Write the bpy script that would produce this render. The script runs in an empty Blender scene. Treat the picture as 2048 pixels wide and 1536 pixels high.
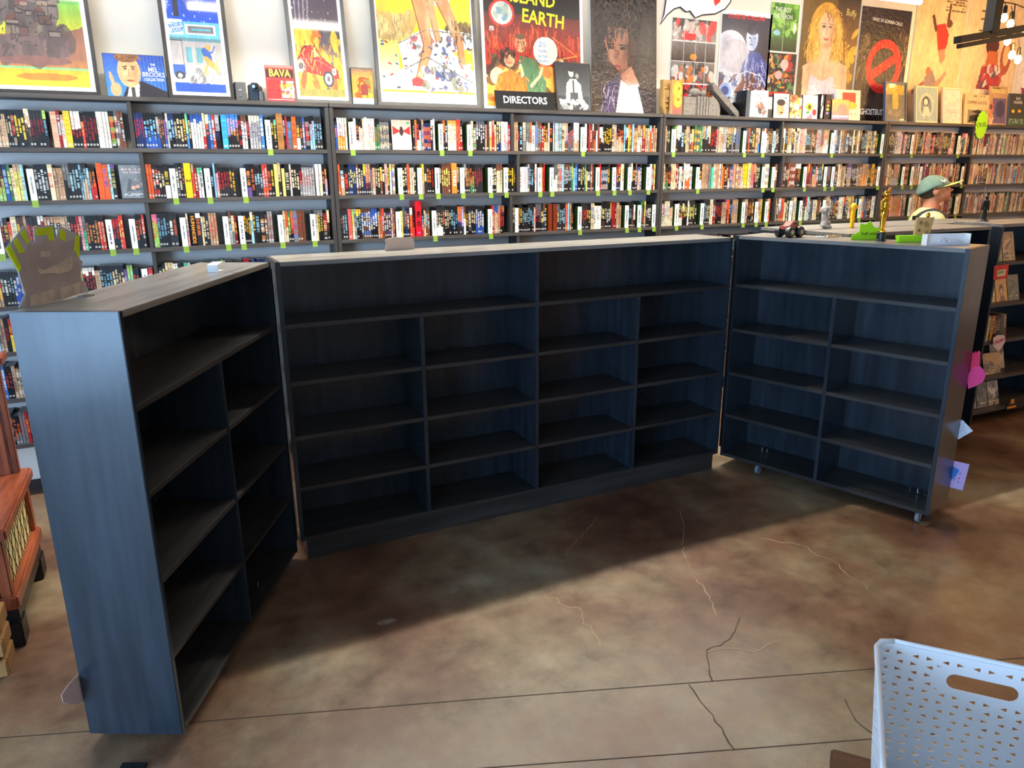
import bpy, bmesh, math, random
import numpy as np
from mathutils import Matrix, Vector, Euler

# ------------------------------------------------------------------ camera, world, light, exposure
SC = bpy.context.scene
COL = SC.collection
R_ = math.radians
F_PX, YAW, PITCH, ROLL = 1480.27, R_(-24.94), R_(-15.72), R_(-0.43)
CAM = np.array([0.0, 0.0, 1.824])
_fw = np.array([-math.sin(YAW)*math.cos(PITCH), math.cos(YAW)*math.cos(PITCH), math.sin(PITCH)])
_r = np.array([math.cos(YAW), math.sin(YAW), 0.0])
_u = np.cross(_r, _fw)
RT = math.cos(ROLL)*_r + math.sin(ROLL)*_u
UP = -math.sin(ROLL)*_r + math.cos(ROLL)*_u
FW = _fw
camd = bpy.data.cameras.new('camera'); camd.sensor_fit = 'HORIZONTAL'
camd.sensor_width = 36.0; camd.lens = F_PX/2048*36.0; camd.clip_start = 0.02; camd.clip_end = 100
camo = bpy.data.objects.new('camera', camd); COL.objects.link(camo)
camo.matrix_world = Matrix(((RT[0], UP[0], -FW[0], 0), (RT[1], UP[1], -FW[1], 0), (RT[2], UP[2], -FW[2], CAM[2]), (0, 0, 0, 1)))
SC.camera = camo

w = bpy.data.worlds.new('sky'); SC.world = w; w.use_nodes = True
w.node_tree.nodes['Background'].inputs[0].default_value = (0.45, 0.66, 1.0, 1)
w.node_tree.nodes['Background'].inputs[1].default_value = 1.2

def area(name, loc, rot, sx, sy, energy, color):
    d = bpy.data.lights.new(name, 'AREA'); d.shape = 'RECTANGLE'; d.size = sx; d.size_y = sy
    d.energy = energy; d.color = color
    o = bpy.data.objects.new(name, d); COL.objects.link(o); o.location = loc; o.rotation_euler = rot
    return o
# daylight standing in the two storefront windows of the left wall (facing +x)
area('window_daylight', (-4.35, -1.2, 1.42), (0, R_(-90), 0), 2.5, 3.4, 400, (0.40, 0.65, 1.0))
area('window_daylight', (-4.35, 2.6, 1.45), (0, R_(-90), 0), 2.3, 2.6, 50, (0.40, 0.65, 1.0))

VS = SC.view_settings
VS.view_transform = 'Standard'; VS.look = 'None'; VS.exposure = 0.2; VS.gamma = 1.0; VS.use_curve_mapping = False
TUBE_STRENGTH = 34.0
LAMP_W = 33.0
BULB_W = 13.0

# ------------------------------------------------------------------ pixel helpers (2048x1536)
def ray(u, v): return FW + RT*(u-1024)/F_PX - UP*(v-768)/F_PX
def PY(u, v, y):
    d = ray(u, v); return Vector(CAM + d*((y-CAM[1])/d[1]))
def PZ(u, v, z):
    d = ray(u, v); return Vector(CAM + d*((z-CAM[2])/d[2]))
def PX(u, v, x):
    d = ray(u, v); return Vector(CAM + d*((x-CAM[0])/d[0]))
def PN(u, v, p0, n):
    d = ray(u, v); n = np.array(n, float); return Vector(CAM + d*(((np.array(p0, float)-CAM)@n)/(d@n)))
def proj(p):
    d = np.array(p)-CAM; z = d@FW
    return 1024+F_PX*(d@RT)/z, 768-F_PX*(d@UP)/z, z

# ------------------------------------------------------------------ colour and materials
def s2l(c): return tuple(((x/255)/12.92 if x/255 <= 0.04045 else ((x/255+0.055)/1.055)**2.4) for x in c[:3])
MATS = {}
def newmat(name):
    m = bpy.data.materials.new(name); m.use_nodes = True
    MATS[name] = m
    return m, m.node_tree.nodes, m.node_tree.links, m.node_tree.nodes['Principled BSDF']
def setp(b, color=None, rough=0.5, metal=0.0, spec=0.5, coat=0.0, coat_rough=0.1):
    if color is not None: b.inputs['Base Color'].default_value = (*color, 1)
    b.inputs['Roughness'].default_value = rough; b.inputs['Metallic'].default_value = metal
    b.inputs['Specular IOR Level'].default_value = spec
    b.inputs['Coat Weight'].default_value = coat; b.inputs['Coat Roughness'].default_value = coat_rough
def noise(N, L, scale, detail=3, vec=None, mapscale=None, rough=0.5):
    t = N.new('ShaderNodeTexNoise'); t.inputs['Scale'].default_value = scale; t.inputs['Detail'].default_value = detail
    t.inputs['Roughness'].default_value = rough
    tc = N.new('ShaderNodeTexCoord'); mp = N.new('ShaderNodeMapping')
    if mapscale: mp.inputs['Scale'].default_value = mapscale
    L.new(tc.outputs[vec or 'Object'], mp.inputs[0]); L.new(mp.outputs[0], t.inputs['Vector'])
    return t
def ramp(N, L, src, stops):
    r = N.new('ShaderNodeValToRGB'); e = r.color_ramp.elements
    while len(e) < len(stops): e.new(0.5)
    for i, (p, c) in enumerate(stops):
        e[i].position = p; e[i].color = (*c, 1)
    L.new(src, r.inputs[0]); return r
def bump(N, L, src, b, strength=0.2, dist=0.002):
    n = N.new('ShaderNodeBump'); n.inputs['Strength'].default_value = strength; n.inputs['Distance'].default_value = dist
    L.new(src, n.inputs['Height']); L.new(n.outputs[0], b.inputs['Normal'])
def plain(name, srgb, rough=0.5, metal=0.0, spec=0.5, coat=0.0, var=0.0, scale=12, mapscale=None, bmp=0.0):
    m, N, L, b = newmat(name); c = s2l(srgb); setp(b, c, rough, metal, spec, coat)
    if var or bmp:
        t = noise(N, L, scale, 4, None, mapscale)
        if var:
            r = ramp(N, L, t.outputs[0], [(0.3, tuple(x*(1-var) for x in c)), (0.7, tuple(min(1, x*(1+var)) for x in c))])
            L.new(r.outputs[0], b.inputs['Base Color'])
        if bmp: bump(N, L, t.outputs[0], b, bmp)
    return m
def emit(name, srgb, strength):
    m, N, L, b = newmat(name); c = s2l(srgb); setp(b, c, 0.4)
    b.inputs['Emission Color'].default_value = (*c, 1); b.inputs['Emission Strength'].default_value = strength
    return m
def vcol(name, rough=0.4, coat=0.0, spec=0.5, grain=0.0, gscale=300, crinkle=0.0, cscale=9, cdist=0.01):
    m, N, L, b = newmat(name); setp(b, (0.5, 0.5, 0.5), rough, 0, spec, coat, 0.06)
    a = N.new('ShaderNodeAttribute'); a.attribute_name = 'Col'
    if grain:
        t = noise(N, L, gscale, 2)
        mm = N.new('ShaderNodeMixRGB'); mm.blend_type = 'MULTIPLY'; mm.inputs[0].default_value = grain
        L.new(a.outputs['Color'], mm.inputs[1]); L.new(t.outputs['Fac'], mm.inputs[2]); L.new(mm.outputs[0], b.inputs['Base Color'])
    else: L.new(a.outputs['Color'], b.inputs['Base Color'])
    if crinkle:
        t = noise(N, L, cscale, 5, None, None, 0.6); bump(N, L, t.outputs[0], b, crinkle, cdist)
    return m
def painted(name, c1, c2, r1, r2, mapscale, bmp=0.25):
    # brushed black paint over grained plywood
    m, N, L, b = newmat(name); setp(b, c1, 0.4, 0, 0.5)
    t = noise(N, L, 3.0, 6, None, mapscale, 0.6)
    r = ramp(N, L, t.outputs[0], [(0.35, c1), (0.72, c2)]); L.new(r.outputs[0], b.inputs['Base Color'])
    t2 = noise(N, L, 2.2, 5)
    r2_ = ramp(N, L, t2.outputs[0], [(0.3, (r1,)*3), (0.75, (r2,)*3)]); L.new(r2_.outputs[0], b.inputs['Roughness'])
    bump(N, L, t.outputs[0], b, bmp, 0.002)
    return m
painted('paint_upright', (0.013, 0.0175, 0.024), (0.027, 0.037, 0.050), 0.20, 0.32, (7, 7, 0.7), 0.12)
painted('paint_board', (0.020, 0.019, 0.019), (0.046, 0.043, 0.041), 0.28, 0.42, (0.7, 7, 7))
painted('paint_top_sheen', (0.12, 0.112, 0.104), (0.29, 0.27, 0.24), 0.26, 0.40, (0.7, 9, 9), 0.4)  # worn black tops; wall and lamp reflection put into the lighter grey
painted('shelf_black', (0.046, 0.039, 0.036), (0.092, 0.079, 0.072), 0.38, 0.6, (0.8, 8, 8))
painted('shelf_upright', (0.030, 0.027, 0.026), (0.060, 0.054, 0.050), 0.38, 0.6, (8, 8, 0.8))
painted('mahogany', s2l((110, 48, 26)), s2l((176, 92, 58)), 0.25, 0.4, (8, 1.0, 1.0), 0.1)
painted('oak', s2l((150, 104, 58)), s2l((196, 148, 92)), 0.4, 0.55, (9, 1, 1), 0.15)
painted('table_wood', s2l((74, 44, 28)), s2l((112, 70, 44)), 0.4, 0.5, (1, 9, 9), 0.1)
plain('wall_paint', (236, 228, 214), 0.75, var=0.03, scale=3, bmp=0.05)
plain('wall_low', (168, 156, 136), 0.8, var=0.05, scale=3)
plain('back_board', (230, 222, 214), 0.45, var=0.05, scale=2)
plain('ceiling_paint', (205, 200, 192), 0.85, var=0.02)
plain('baseboard_dark', (44, 34, 28), 0.5, var=0.1)
plain('steel', (170, 172, 175), 0.28, 1.0)
plain('brass', (190, 150, 80), 0.35, 1.0)
plain('dark_metal', (26, 22, 20), 0.45, 0.3, var=0.2)
plain('black_plastic', (20, 20, 22), 0.35, var=0.1)
plain('matte_black', (18, 17, 18), 0.7, spec=0.2)
plain('grey_rubber', (110, 122, 132), 0.6)
plain('white_plastic', (226, 228, 232), 0.38)
plain('white_card', (240, 240, 238), 0.6)
plain('green_acrylic', (38, 62, 26), 0.2, coat=0.5)
plain('green_tab', (132, 160, 62), 0.4)
plain('ink', (30, 30, 34), 0.6)
plain('ink_white', (240, 240, 236), 0.5)
plain('gold', (232, 180, 60), 0.18, 1.0)
plain('yellow_plastic', (250, 190, 20), 0.35)
plain('orange_plastic', (238, 140, 20), 0.35)
plain('stone_grey', (150, 142, 138), 0.6, var=0.15, scale=60)
plain('neon_green', (158, 228, 24), 0.6)
plain('neon_yellow', (226, 240, 40), 0.55)
plain('hot_pink', (246, 60, 130), 0.6)
plain('hot_red', (240, 36, 84), 0.6)
plain('lavender', (206, 172, 222), 0.65)
plain('blue_ink', (52, 124, 206), 0.65)
plain('kraft', (206, 164, 106), 0.75, var=0.06, scale=40)
plain('kraft_ink', (120, 84, 40), 0.75)
plain('tan_card', (196, 172, 156), 0.7, var=0.03)
plain('pink_paper', (236, 204, 196), 0.7, var=0.04)
plain('grille_cloth', (226, 206, 142), 0.8, var=0.06, scale=150)
plain('skin', (214, 142, 108), 0.45, var=0.06, scale=10)
plain('hair', (48, 36, 30), 0.6)
plain('cap_green', (120, 144, 128), 0.8, var=0.08, scale=40)
plain('cap_yellow', (226, 218, 128), 0.7)
plain('trousers', (52, 56, 66), 0.8, var=0.1, scale=30)
plain('shoe', (40, 38, 38), 0.6)
plain('strap_black', (40, 40, 44), 0.7)
plain('red_sign', (222, 48, 40), 0.5)
plain('paper_white', (228, 230, 240), 0.7)
plain('truck_red', (176, 84, 70), 0.4, var=0.3, scale=60)
plain('frame_black', (42, 38, 38), 0.4, var=0.1)
plain('frame_grey', (92, 90, 88), 0.4, var=0.1)
plain('gold_face', (176, 138, 84), 0.35, var=0.1, scale=20)
plain('stone_carved', (120, 112, 104), 0.6, var=0.35, scale=55, bmp=0.6)
plain('clear_bag', (186, 176, 172), 0.25, coat=0.6, var=0.05)
plain('bag_body', (206, 192, 186), 0.4, coat=0.3, var=0.12, scale=14)
plain('neon_paper', (228, 242, 44), 0.5)
def seethrough(name, f):
    nt = MATS[name].node_tree; b_ = nt.nodes['Principled BSDF']; t_ = nt.nodes.new('ShaderNodeBsdfTranslucent'); m_ = nt.nodes.new('ShaderNodeMixShader'); m_.inputs[0].default_value = f
    lk = b_.inputs['Base Color'].links
    if lk: nt.links.new(lk[0].from_socket, t_.inputs[0])
    else: t_.inputs[0].default_value = b_.inputs['Base Color'].default_value
    nt.links.new(b_.outputs[0], m_.inputs[1]); nt.links.new(t_.outputs[0], m_.inputs[2]); nt.links.new(m_.outputs[0], nt.nodes['Material Output'].inputs[0])
for q_ in ('bag_body', 'clear_bag', 'neon_paper'): seethrough(q_, 0.55)
vcol('print', 0.45, 0.0, grain=0.0)
vcol('print_framed', 0.5, 1.0)
vcol('print_gloss', 0.2, 0.0, crinkle=0.9, cscale=26, cdist=0.012)
vcol('spine', 0.32, 0.25, grain=0.18, gscale=260)
emit('tube_glow', (255, 246, 232), TUBE_STRENGTH)
emit('bulb_glow', (255, 190, 96), 60)
# polished stained concrete
m, N, L, b = newmat('concrete'); setp(b, (0.2, 0.16, 0.11), 0.38, 0, 0.5)
t1 = noise(N, L, 1.1, 6, None, None, 0.62); r1 = ramp(N, L, t1.outputs[0], [(0.32, s2l((88, 56, 42))), (0.46, s2l((112, 82, 62))), (0.57, s2l((128, 108, 84))), (0.70, s2l((152, 138, 118)))])
t2 = noise(N, L, 5.5, 8, None, None, 0.7); r2 = ramp(N, L, t2.outputs[0], [(0.28, (0.50, 0.47, 0.45)), (0.45, (0.86, 0.84, 0.82)), (0.58, (1.05, 1.03, 0.96)), (0.72, (1.3, 1.26, 1.18))])
mx = N.new('ShaderNodeMixRGB'); mx.blend_type = 'MULTIPLY'; mx.inputs[0].default_value = 1.0
L.new(r1.outputs[0], mx.inputs[1]); L.new(r2.outputs[0], mx.inputs[2])
t3 = noise(N, L, 260, 3); r3 = ramp(N, L, t3.outputs[0], [(0.32, (0.72, 0.72, 0.72)), (0.5, (1, 1, 1)), (0.7, (1.2, 1.2, 1.2))])
mx2 = N.new('ShaderNodeMixRGB'); mx2.blend_type = 'MULTIPLY'; mx2.inputs[0].default_value = 0.8
L.new(mx.outputs[0], mx2.inputs[1]); L.new(r3.outputs[0], mx2.inputs[2]); L.new(mx2.outputs[0], b.inputs['Base Color'])
r4 = ramp(N, L, t2.outputs[0], [(0.25, (0.30,)*3), (0.75, (0.46,)*3)]); L.new(r4.outputs[0], b.inputs['Roughness'])
bump(N, L, t3.outputs[0], b, 0.06, 0.001)
# tie-dye shirt
m, N, L, b = newmat('tie_dye'); setp(b, (0.5, 0.5, 0.4), 0.85)
t1 = noise(N, L, 2.6, 2, None, None, 0.5); r1 = ramp(N, L, t1.outputs[0], [(0.34, s2l((132, 130, 146))), (0.47, s2l((206, 212, 156))), (0.58, s2l((226, 226, 160))), (0.7, s2l((240, 222, 140)))])
L.new(r1.outputs[0], b.inputs['Base Color'])

# ------------------------------------------------------------------ mesh builder and object helpers
I4 = Matrix.Identity(4)
class MB:
    def __init__(s): s.v = []; s.f = []; s.c = []; s.M = None
    def add(s, vs, fs, c=None):
        o = len(s.v)
        if s.M is not None: vs = [tuple(s.M @ Vector(p)) for p in vs]
        s.v += [tuple(p) for p in vs]; s.f += [tuple(o+i for i in f) for f in fs]
        s.c += (list(c) if isinstance(c, list) else [c]*len(fs)); return s
    def box(s, x0, x1, y0, y1, z0, z1, c=None):
        return s.add([(x0,y0,z0),(x1,y0,z0),(x1,y1,z0),(x0,y1,z0),(x0,y0,z1),(x1,y0,z1),(x1,y1,z1),(x0,y1,z1)],
              [(0,3,2,1),(4,5,6,7),(0,1,5,4),(1,2,6,5),(2,3,7,6),(3,0,4,7)], c)
    def tube(s, pts, rad, n=8, cap=True, c=None):
        pts = [Vector(p) for p in pts]; rad = rad if isinstance(rad, (list, tuple)) else [rad]*len(pts)
        vs = []; fs = []; a = None
        for i, p in enumerate(pts):
            t = (pts[min(i+1, len(pts)-1)]-pts[max(i-1, 0)])
            t = t.normalized() if t.length > 1e-9 else Vector((0, 0, 1))
            if a is None:
                a = t.orthogonal().normalized()
            else:
                a = (a - t*a.dot(t)); a = a.normalized() if a.length > 1e-6 else t.orthogonal().normalized()
            bb = t.cross(a)
            for k in range(n):
                q = 2*math.pi*k/n; vs.append(p + (a*math.cos(q)+bb*math.sin(q))*rad[i])
        for i in range(len(pts)-1):
            for k in range(n):
                fs.append((i*n+k, i*n+(k+1) % n, (i+1)*n+(k+1) % n, (i+1)*n+k))
        if cap: fs += [tuple(range(n-1, -1, -1)), tuple((len(pts)-1)*n+k for k in range(n))]
        return s.add(vs, fs, c)
    def capsule(s, p0, p1, r0, r1, n=12, c=None):
        p0, p1 = Vector(p0), Vector(p1); d = (p1-p0); d = d.normalized() if d.length > 1e-9 else Vector((0, 0, 1))
        pts = []; rr = []
        for k in range(5):
            q = math.pi/2*k/4.001; pts.append(p0-d*r0*math.cos(q)); rr.append(max(r0*math.sin(q), r0*0.05))
        for k in range(4, -1, -1):
            q = math.pi/2*k/4.001; pts.append(p1+d*r1*math.cos(q)); rr.append(max(r1*math.sin(q), r1*0.05))
        return s.tube(pts, rr, n, True, c)
    def ell(s, ctr, rx, ry, rz, nu=14, nv=9, c=None, rot=None):
        vs = []; fs = []; ctr = Vector(ctr)
        for j in range(nv+1):
            th = math.pi*j/nv
            for i in range(nu):
                ph = 2*math.pi*i/nu
                p = Vector((rx*max(math.sin(th), 0.02)*math.cos(ph), ry*max(math.sin(th), 0.02)*math.sin(ph), rz*math.cos(th)))
                if rot is not None: p = rot @ p
                vs.append(ctr+p)
        for j in range(nv):
            for i in range(nu):
                fs.append((j*nu+i, (j+1)*nu+i, (j+1)*nu+(i+1) % nu, j*nu+(i+1) % nu))
        fs += [tuple(range(nu)), tuple(nv*nu+i for i in range(nu-1, -1, -1))]
        return s.add(vs, fs, c)
    def lathe(s, prof, ctr=(0, 0, 0), n=16, c=None):
        return s._lathe(prof, ctr, n, c)
    def _lathe(s, prof, ctr, n, c):
        vs = []; fs = []
        for r, z in prof:
            for k in range(n):
                q = 2*math.pi*k/n; vs.append((ctr[0]+max(r, 1e-4)*math.cos(q), ctr[1]+max(r, 1e-4)*math.sin(q), ctr[2]+z))
        for i in range(len(prof)-1):
            for k in range(n): fs.append((i*n+k, i*n+(k+1) % n, (i+1)*n+(k+1) % n, (i+1)*n+k))
        fs += [tuple(range(n-1, -1, -1)), tuple((len(prof)-1)*n+k for k in range(n))]
        return s.add(vs, fs, c)
    def prism(s, poly, d0, d1, c=None):
        # polygon in the xz plane (counter-clockwise seen from -y), extruded along y from d0 to d1
        n = len(poly); vs = [(x, d0, z) for x, z in poly]+[(x, d1, z) for x, z in poly]
        fs = [tuple(range(n)), tuple(range(2*n-1, n-1, -1))]+[(i, i+n, (i+1) % n+n, (i+1) % n) for i in range(n)]
        return s.add(vs, fs, c)
    def sheet(s, P, th, nrm, c=None):
        # polygon of 3-D points given thickness along nrm
        n = len(P); nrm = Vector(nrm)*th; vs = [Vector(p) for p in P]+[Vector(p)+nrm for p in P]
        fs = [tuple(range(n-1, -1, -1)), tuple(range(n, 2*n))]+[(i, (i+1) % n, (i+1) % n+n, i+n) for i in range(n)]
        return s.add(vs, fs, c)
    def build(s, name, mat, parent=None, bev=0.0, smooth=False, seg=2, fixn=True):
        me = bpy.data.meshes.new(name); me.from_pydata(s.v, [], s.f)
        if any(c is not None for c in s.c):
            at = me.color_attributes.new('Col', 'FLOAT_COLOR', 'CORNER'); arr = []
            for f, c in zip(s.f, s.c):
                cc = (*(c or (0.5, 0.5, 0.5)), 1.0); arr += list(cc)*len(f)
            at.data.foreach_set('color', arr)
        if bev or fixn:
            bm = bmesh.new(); bm.from_mesh(me)
            if fixn: bmesh.ops.recalc_face_normals(bm, faces=bm.faces)
            if bev:
                es = [e for e in bm.edges if len(e.link_faces) == 2 and e.calc_face_angle(0) > 0.5]
                bmesh.ops.bevel(bm, geom=es, offset=bev, segments=seg, affect='EDGES', clamp_overlap=True)
            bm.to_mesh(me); bm.free()
        if smooth: me.polygons.foreach_set('use_smooth', [True]*len(me.polygons))
        me.materials.append(MATS[mat] if isinstance(mat, str) else mat)
        o = bpy.data.objects.new(name, me); COL.objects.link(o); o.parent = parent
        return o
def box(name, mat, parent, x0, x1, y0, y1, z0, z1, bev=0.0015): return MB().box(x0, x1, y0, y1, z0, z1).build(name, mat, parent, bev)
def empty(name, loc=(0, 0, 0), rz=0.0):
    o = bpy.data.objects.new(name, None); COL.objects.link(o); o.location = loc; o.rotation_euler = (0, 0, rz); o.empty_display_size = 0.05
    return o
def tag(o, label, cat, group=None):
    o['label'] = label; o['category'] = cat
    if group: o['group'] = group
    return o
def struct(o): o['kind'] = 'structure'; return o
TEXTS = []
def text(s, size, mat, parent, M, align='CENTER', bold=0.0, xs=1.0, name='lettering', label=None):
    TEXTS.append((s, size, mat, parent, M, align, bold, xs, name, label))
def flush_texts():
    made = []
    for (s, size, mat, parent, M, align, bold, xs, name, label) in TEXTS:
        cu = bpy.data.curves.new('lettering', 'FONT'); cu.body = s; cu.size = size; cu.align_x = align; cu.align_y = 'CENTER'
        cu.offset = bold*size; cu.extrude = 0.0002; cu.resolution_u = 2
        o = bpy.data.objects.new('lettering', cu); COL.objects.link(o); made.append(o)
    bpy.context.view_layer.update(); dg = bpy.context.evaluated_depsgraph_get()
    for o, (s, size, mat, parent, M, align, bold, xs, name, label) in zip(made, TEXTS):
        me = bpy.data.meshes.new_from_object(o.evaluated_get(dg)); me.materials.clear(); me.materials.append(MATS[mat])
        n = bpy.data.objects.new(name, me); COL.objects.link(n); n.parent = parent
        n.matrix_local = M @ Matrix.Diagonal((xs, 1, 1, 1))
        if label: n['label'] = label
        cu = o.data; bpy.data.objects.remove(o); bpy.data.curves.remove(cu)
# text lies in xy; these turn it upright facing -y (XZ), or running down a spine
def TXZ(x, y, z, rot=0.0): return Matrix.Translation((x, y, z)) @ Matrix.Rotation(R_(90), 4, 'X') @ Matrix.Rotation(rot, 4, 'Z')

random.seed(7)
# ------------------------------------------------------------------ the room
WY = 5.03           # back wall plane
XL, XR, YF, ZC = -4.5, 10.5, -4.0, 3.7
floor = struct(MB().box(XL, XR, YF, WY, -0.12, 0).build('floor', 'concrete', fixn=True))
struct(MB().box(XL, XR, YF, WY, ZC, ZC+0.1).build('ceiling', 'ceiling_paint'))
struct(MB().box(XL, XR, WY, WY+0.12, 0, ZC).build('wall_back', 'wall_paint'))
struct(MB().box(XR, XR+0.12, YF, WY, 0, ZC).build('wall_right', 'wall_paint'))
struct(MB().box(XL, XR, YF-0.12, YF, 0, ZC).build('wall_front', 'wall_paint'))
wl = MB()
wl.box(XL-0.12, XL, YF, WY, 2.7, ZC).box(XL-0.12, XL, YF, WY, 0, 0.2)
for a, b_ in ((YF, -3.0), (0.6, 1.2), (4.0, WY)): wl.box(XL-0.12, XL, a, b_, 0.2, 2.7)
struct(wl.build('wall_left', 'wall_paint'))
m, N, L, b = newmat('window_glass'); setp(b, (0.9, 0.95, 1), 0.02); b.inputs['Transmission Weight'].default_value = 1.0; b.inputs['IOR'].default_value = 1.1
for i, (a, b_) in enumerate(((-3.0, 0.6), (1.2, 4.0))):
    wr = struct(empty('window_%d' % (i+1), (XL-0.06, a, 0.2)))
    fr = MB(); n = 3; wd = (b_-a)
    fr.box(-0.03, 0.03, 0, wd, 0, 0.05).box(-0.03, 0.03, 0, wd, 2.45, 2.5)
    for k in range(n+1):
        y = (wd-0.05)*k/n; fr.box(-0.03, 0.03, y, y+0.05, 0.05, 2.45)
    fr.build('window_frame', 'dark_metal', wr)
    for k in range(n):
        y = (wd-0.05)*k/n; box('window_pane', 'window_glass', wr, -0.004, 0.004, y+0.05, (wd-0.05)*(k+1)/n, 0.05, 2.45, 0)
struct(MB().box(XL, XR, WY-0.014, WY, 0, 0.065).build('baseboard_back', 'baseboard_dark', None, 0.002))
struct(MB().box(XL, XR, YF, YF+0.014, 0, 0.1).build('baseboard_front', 'baseboard_dark', None, 0.002))
# saw-cut joints and cracks in the slab: thin dark lines let into the surface
def crack(uvs, wdt, name='floor_crack', jitter=0.0, mat='crack_dark'):
    P = [PZ(u, v, 0) for u, v in uvs]; Q = []
    rr = random.Random(len(uvs)*31+int(uvs[0][0]))
    for a, b2 in zip(P, P[1:]):
        k = max(1, int((b2-a).length/0.03)) if jitter else 1
        for i in range(k):
            q = a.lerp(b2, i/k)
            if jitter: q = q+Vector((rr.uniform(-1, 1), rr.uniform(-1, 1), 0))*jitter
            Q.append(q)
    Q.append(P[-1]); vs = []; fs = []
    for i, q in enumerate(Q):
        t = (Q[min(i+1, len(Q)-1)]-Q[max(i-1, 0)]).normalized(); nn = Vector((-t.y, t.x, 0))*wdt/2*(rr.uniform(0.5, 1.3) if jitter else 1)
        vs += [(q-nn)+Vector((0, 0, 0.0008)), (q+nn)+Vector((0, 0, 0.0008))]
    for i in range(len(Q)-1): fs.append((2*i, 2*i+2, 2*i+3, 2*i+1))
    return MB().add(vs, fs).build(name, mat, floor, fixn=True)
plain('crack_dark', (62, 46, 34), 0.8); plain('crack_pale', (150, 126, 98), 0.7); plain('patch_pale', (126, 108, 86), 0.45, var=0.15, scale=30)
crack([(-60, 1480), (0, 1476), (185, 1462), (560, 1430), (1000, 1395), (1745, 1338), (2100, 1312)], 0.004, 'floor_joint')
crack([(900, 1541), (1330, 1510), (1745, 1478), (2100, 1450)], 0.004, 'floor_joint')
crack([(1415, 1300), (1440, 1290), (1460, 1278), (1470, 1262), (1480, 1235)], 0.004, jitter=0.005)
crack([(1415, 1300), (1414, 1325), (1425, 1362)], 0.005, jitter=0.005)
crack([(1380, 1370), (1400, 1400), (1425, 1432), (1450, 1470), (1470, 1500)], 0.005, jitter=0.006)
crack([(1415, 1303), (1460, 1296), (1510, 1304), (1560, 1280)], 0.006, jitter=0.008, mat='crack_pale')
crack([(1085, 1170), (1100, 1150), (1125, 1130), (1135, 1100), (1170, 1065), (1195, 1035)], 0.0035, jitter=0.007, mat='crack_pale')
crack([(1392, 1150), (1377, 1130), (1365, 1095), (1368, 1045), (1358, 1020)], 0.0035, jitter=0.007, mat='crack_pale')
crack([(1368, 1030), (1420, 1010), (1470, 1000)], 0.004, jitter=0.006, mat='crack_pale')
crack([(1690, 1400), (1705, 1430), (1725, 1455), (1760, 1478)], 0.004, jitter=0.004)
crack([(1390, 1150), (1410, 1185), (1425, 1215), (1432, 1230)], 0.006, jitter=0.014, mat='crack_pale')
crack([(1520, 1075), (1600, 1090), (1650, 1115), (1700, 1150), (1735, 1178)], 0.006, jitter=0.02, mat='crack_pale')
crack([(1085, 1190), (1150, 1215), (1200, 1290)], 0.006, jitter=0.02, mat='crack_pale')
for (u, v, s_) in ((905, 1178, 0.07), (775, 1243, 0.05), (1848, 1047, 0.05)):
    P = PZ(u, v, 0); rr = random.Random(u)
    q = [P+Vector((math.cos(k/9*6.283)*s_*rr.uniform(.5, 1), math.sin(k/9*6.283)*s_*rr.uniform(.3, .6), 0.0008)) for k in range(9)]
    MB().add(q, [tuple(range(9))]).build('floor_patch', 'patch_pale', floor)
# linear ceiling lamps, a row parallel to the back wall
for i in range(-1, 4):  # leftmost, dimmer lamp is an unseen addition to brighten the left posters
    x0 = 0.32+i*1.30
    lr = tag(empty('linear_ceiling_lamp', (x0, 4.27, 3.05)), 'white linear lamp hung in the row above the wall bookcases', 'lamp', 'linear lamps above the bookcases')
    box('housing', 'white_plastic', lr, 0, 1.21, -0.06, 0.06, 0.035, 0.09, 0.004)
    MB().tube([(0.02, 0, 0.012), (1.19, 0, 0.012)], 0.018, 12).build('tube', 'tube_glow', lr, smooth=True)
    la_ = area('lamp_light', (x0+0.605, 4.27, 3.042), (0, 0, 0), 1.17, 0.03, LAMP_W*(0.6 if i < 0 else 1.0), (1.0, 0.965, 0.84)); la_.data.spread = R_(118)
    for xx in (0.2, 1.0): MB().tube([(xx, 0, 0.09), (xx, 0, ZC-3.05)], 0.003, 6).build('suspension_wire', 'steel', lr)

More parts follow.
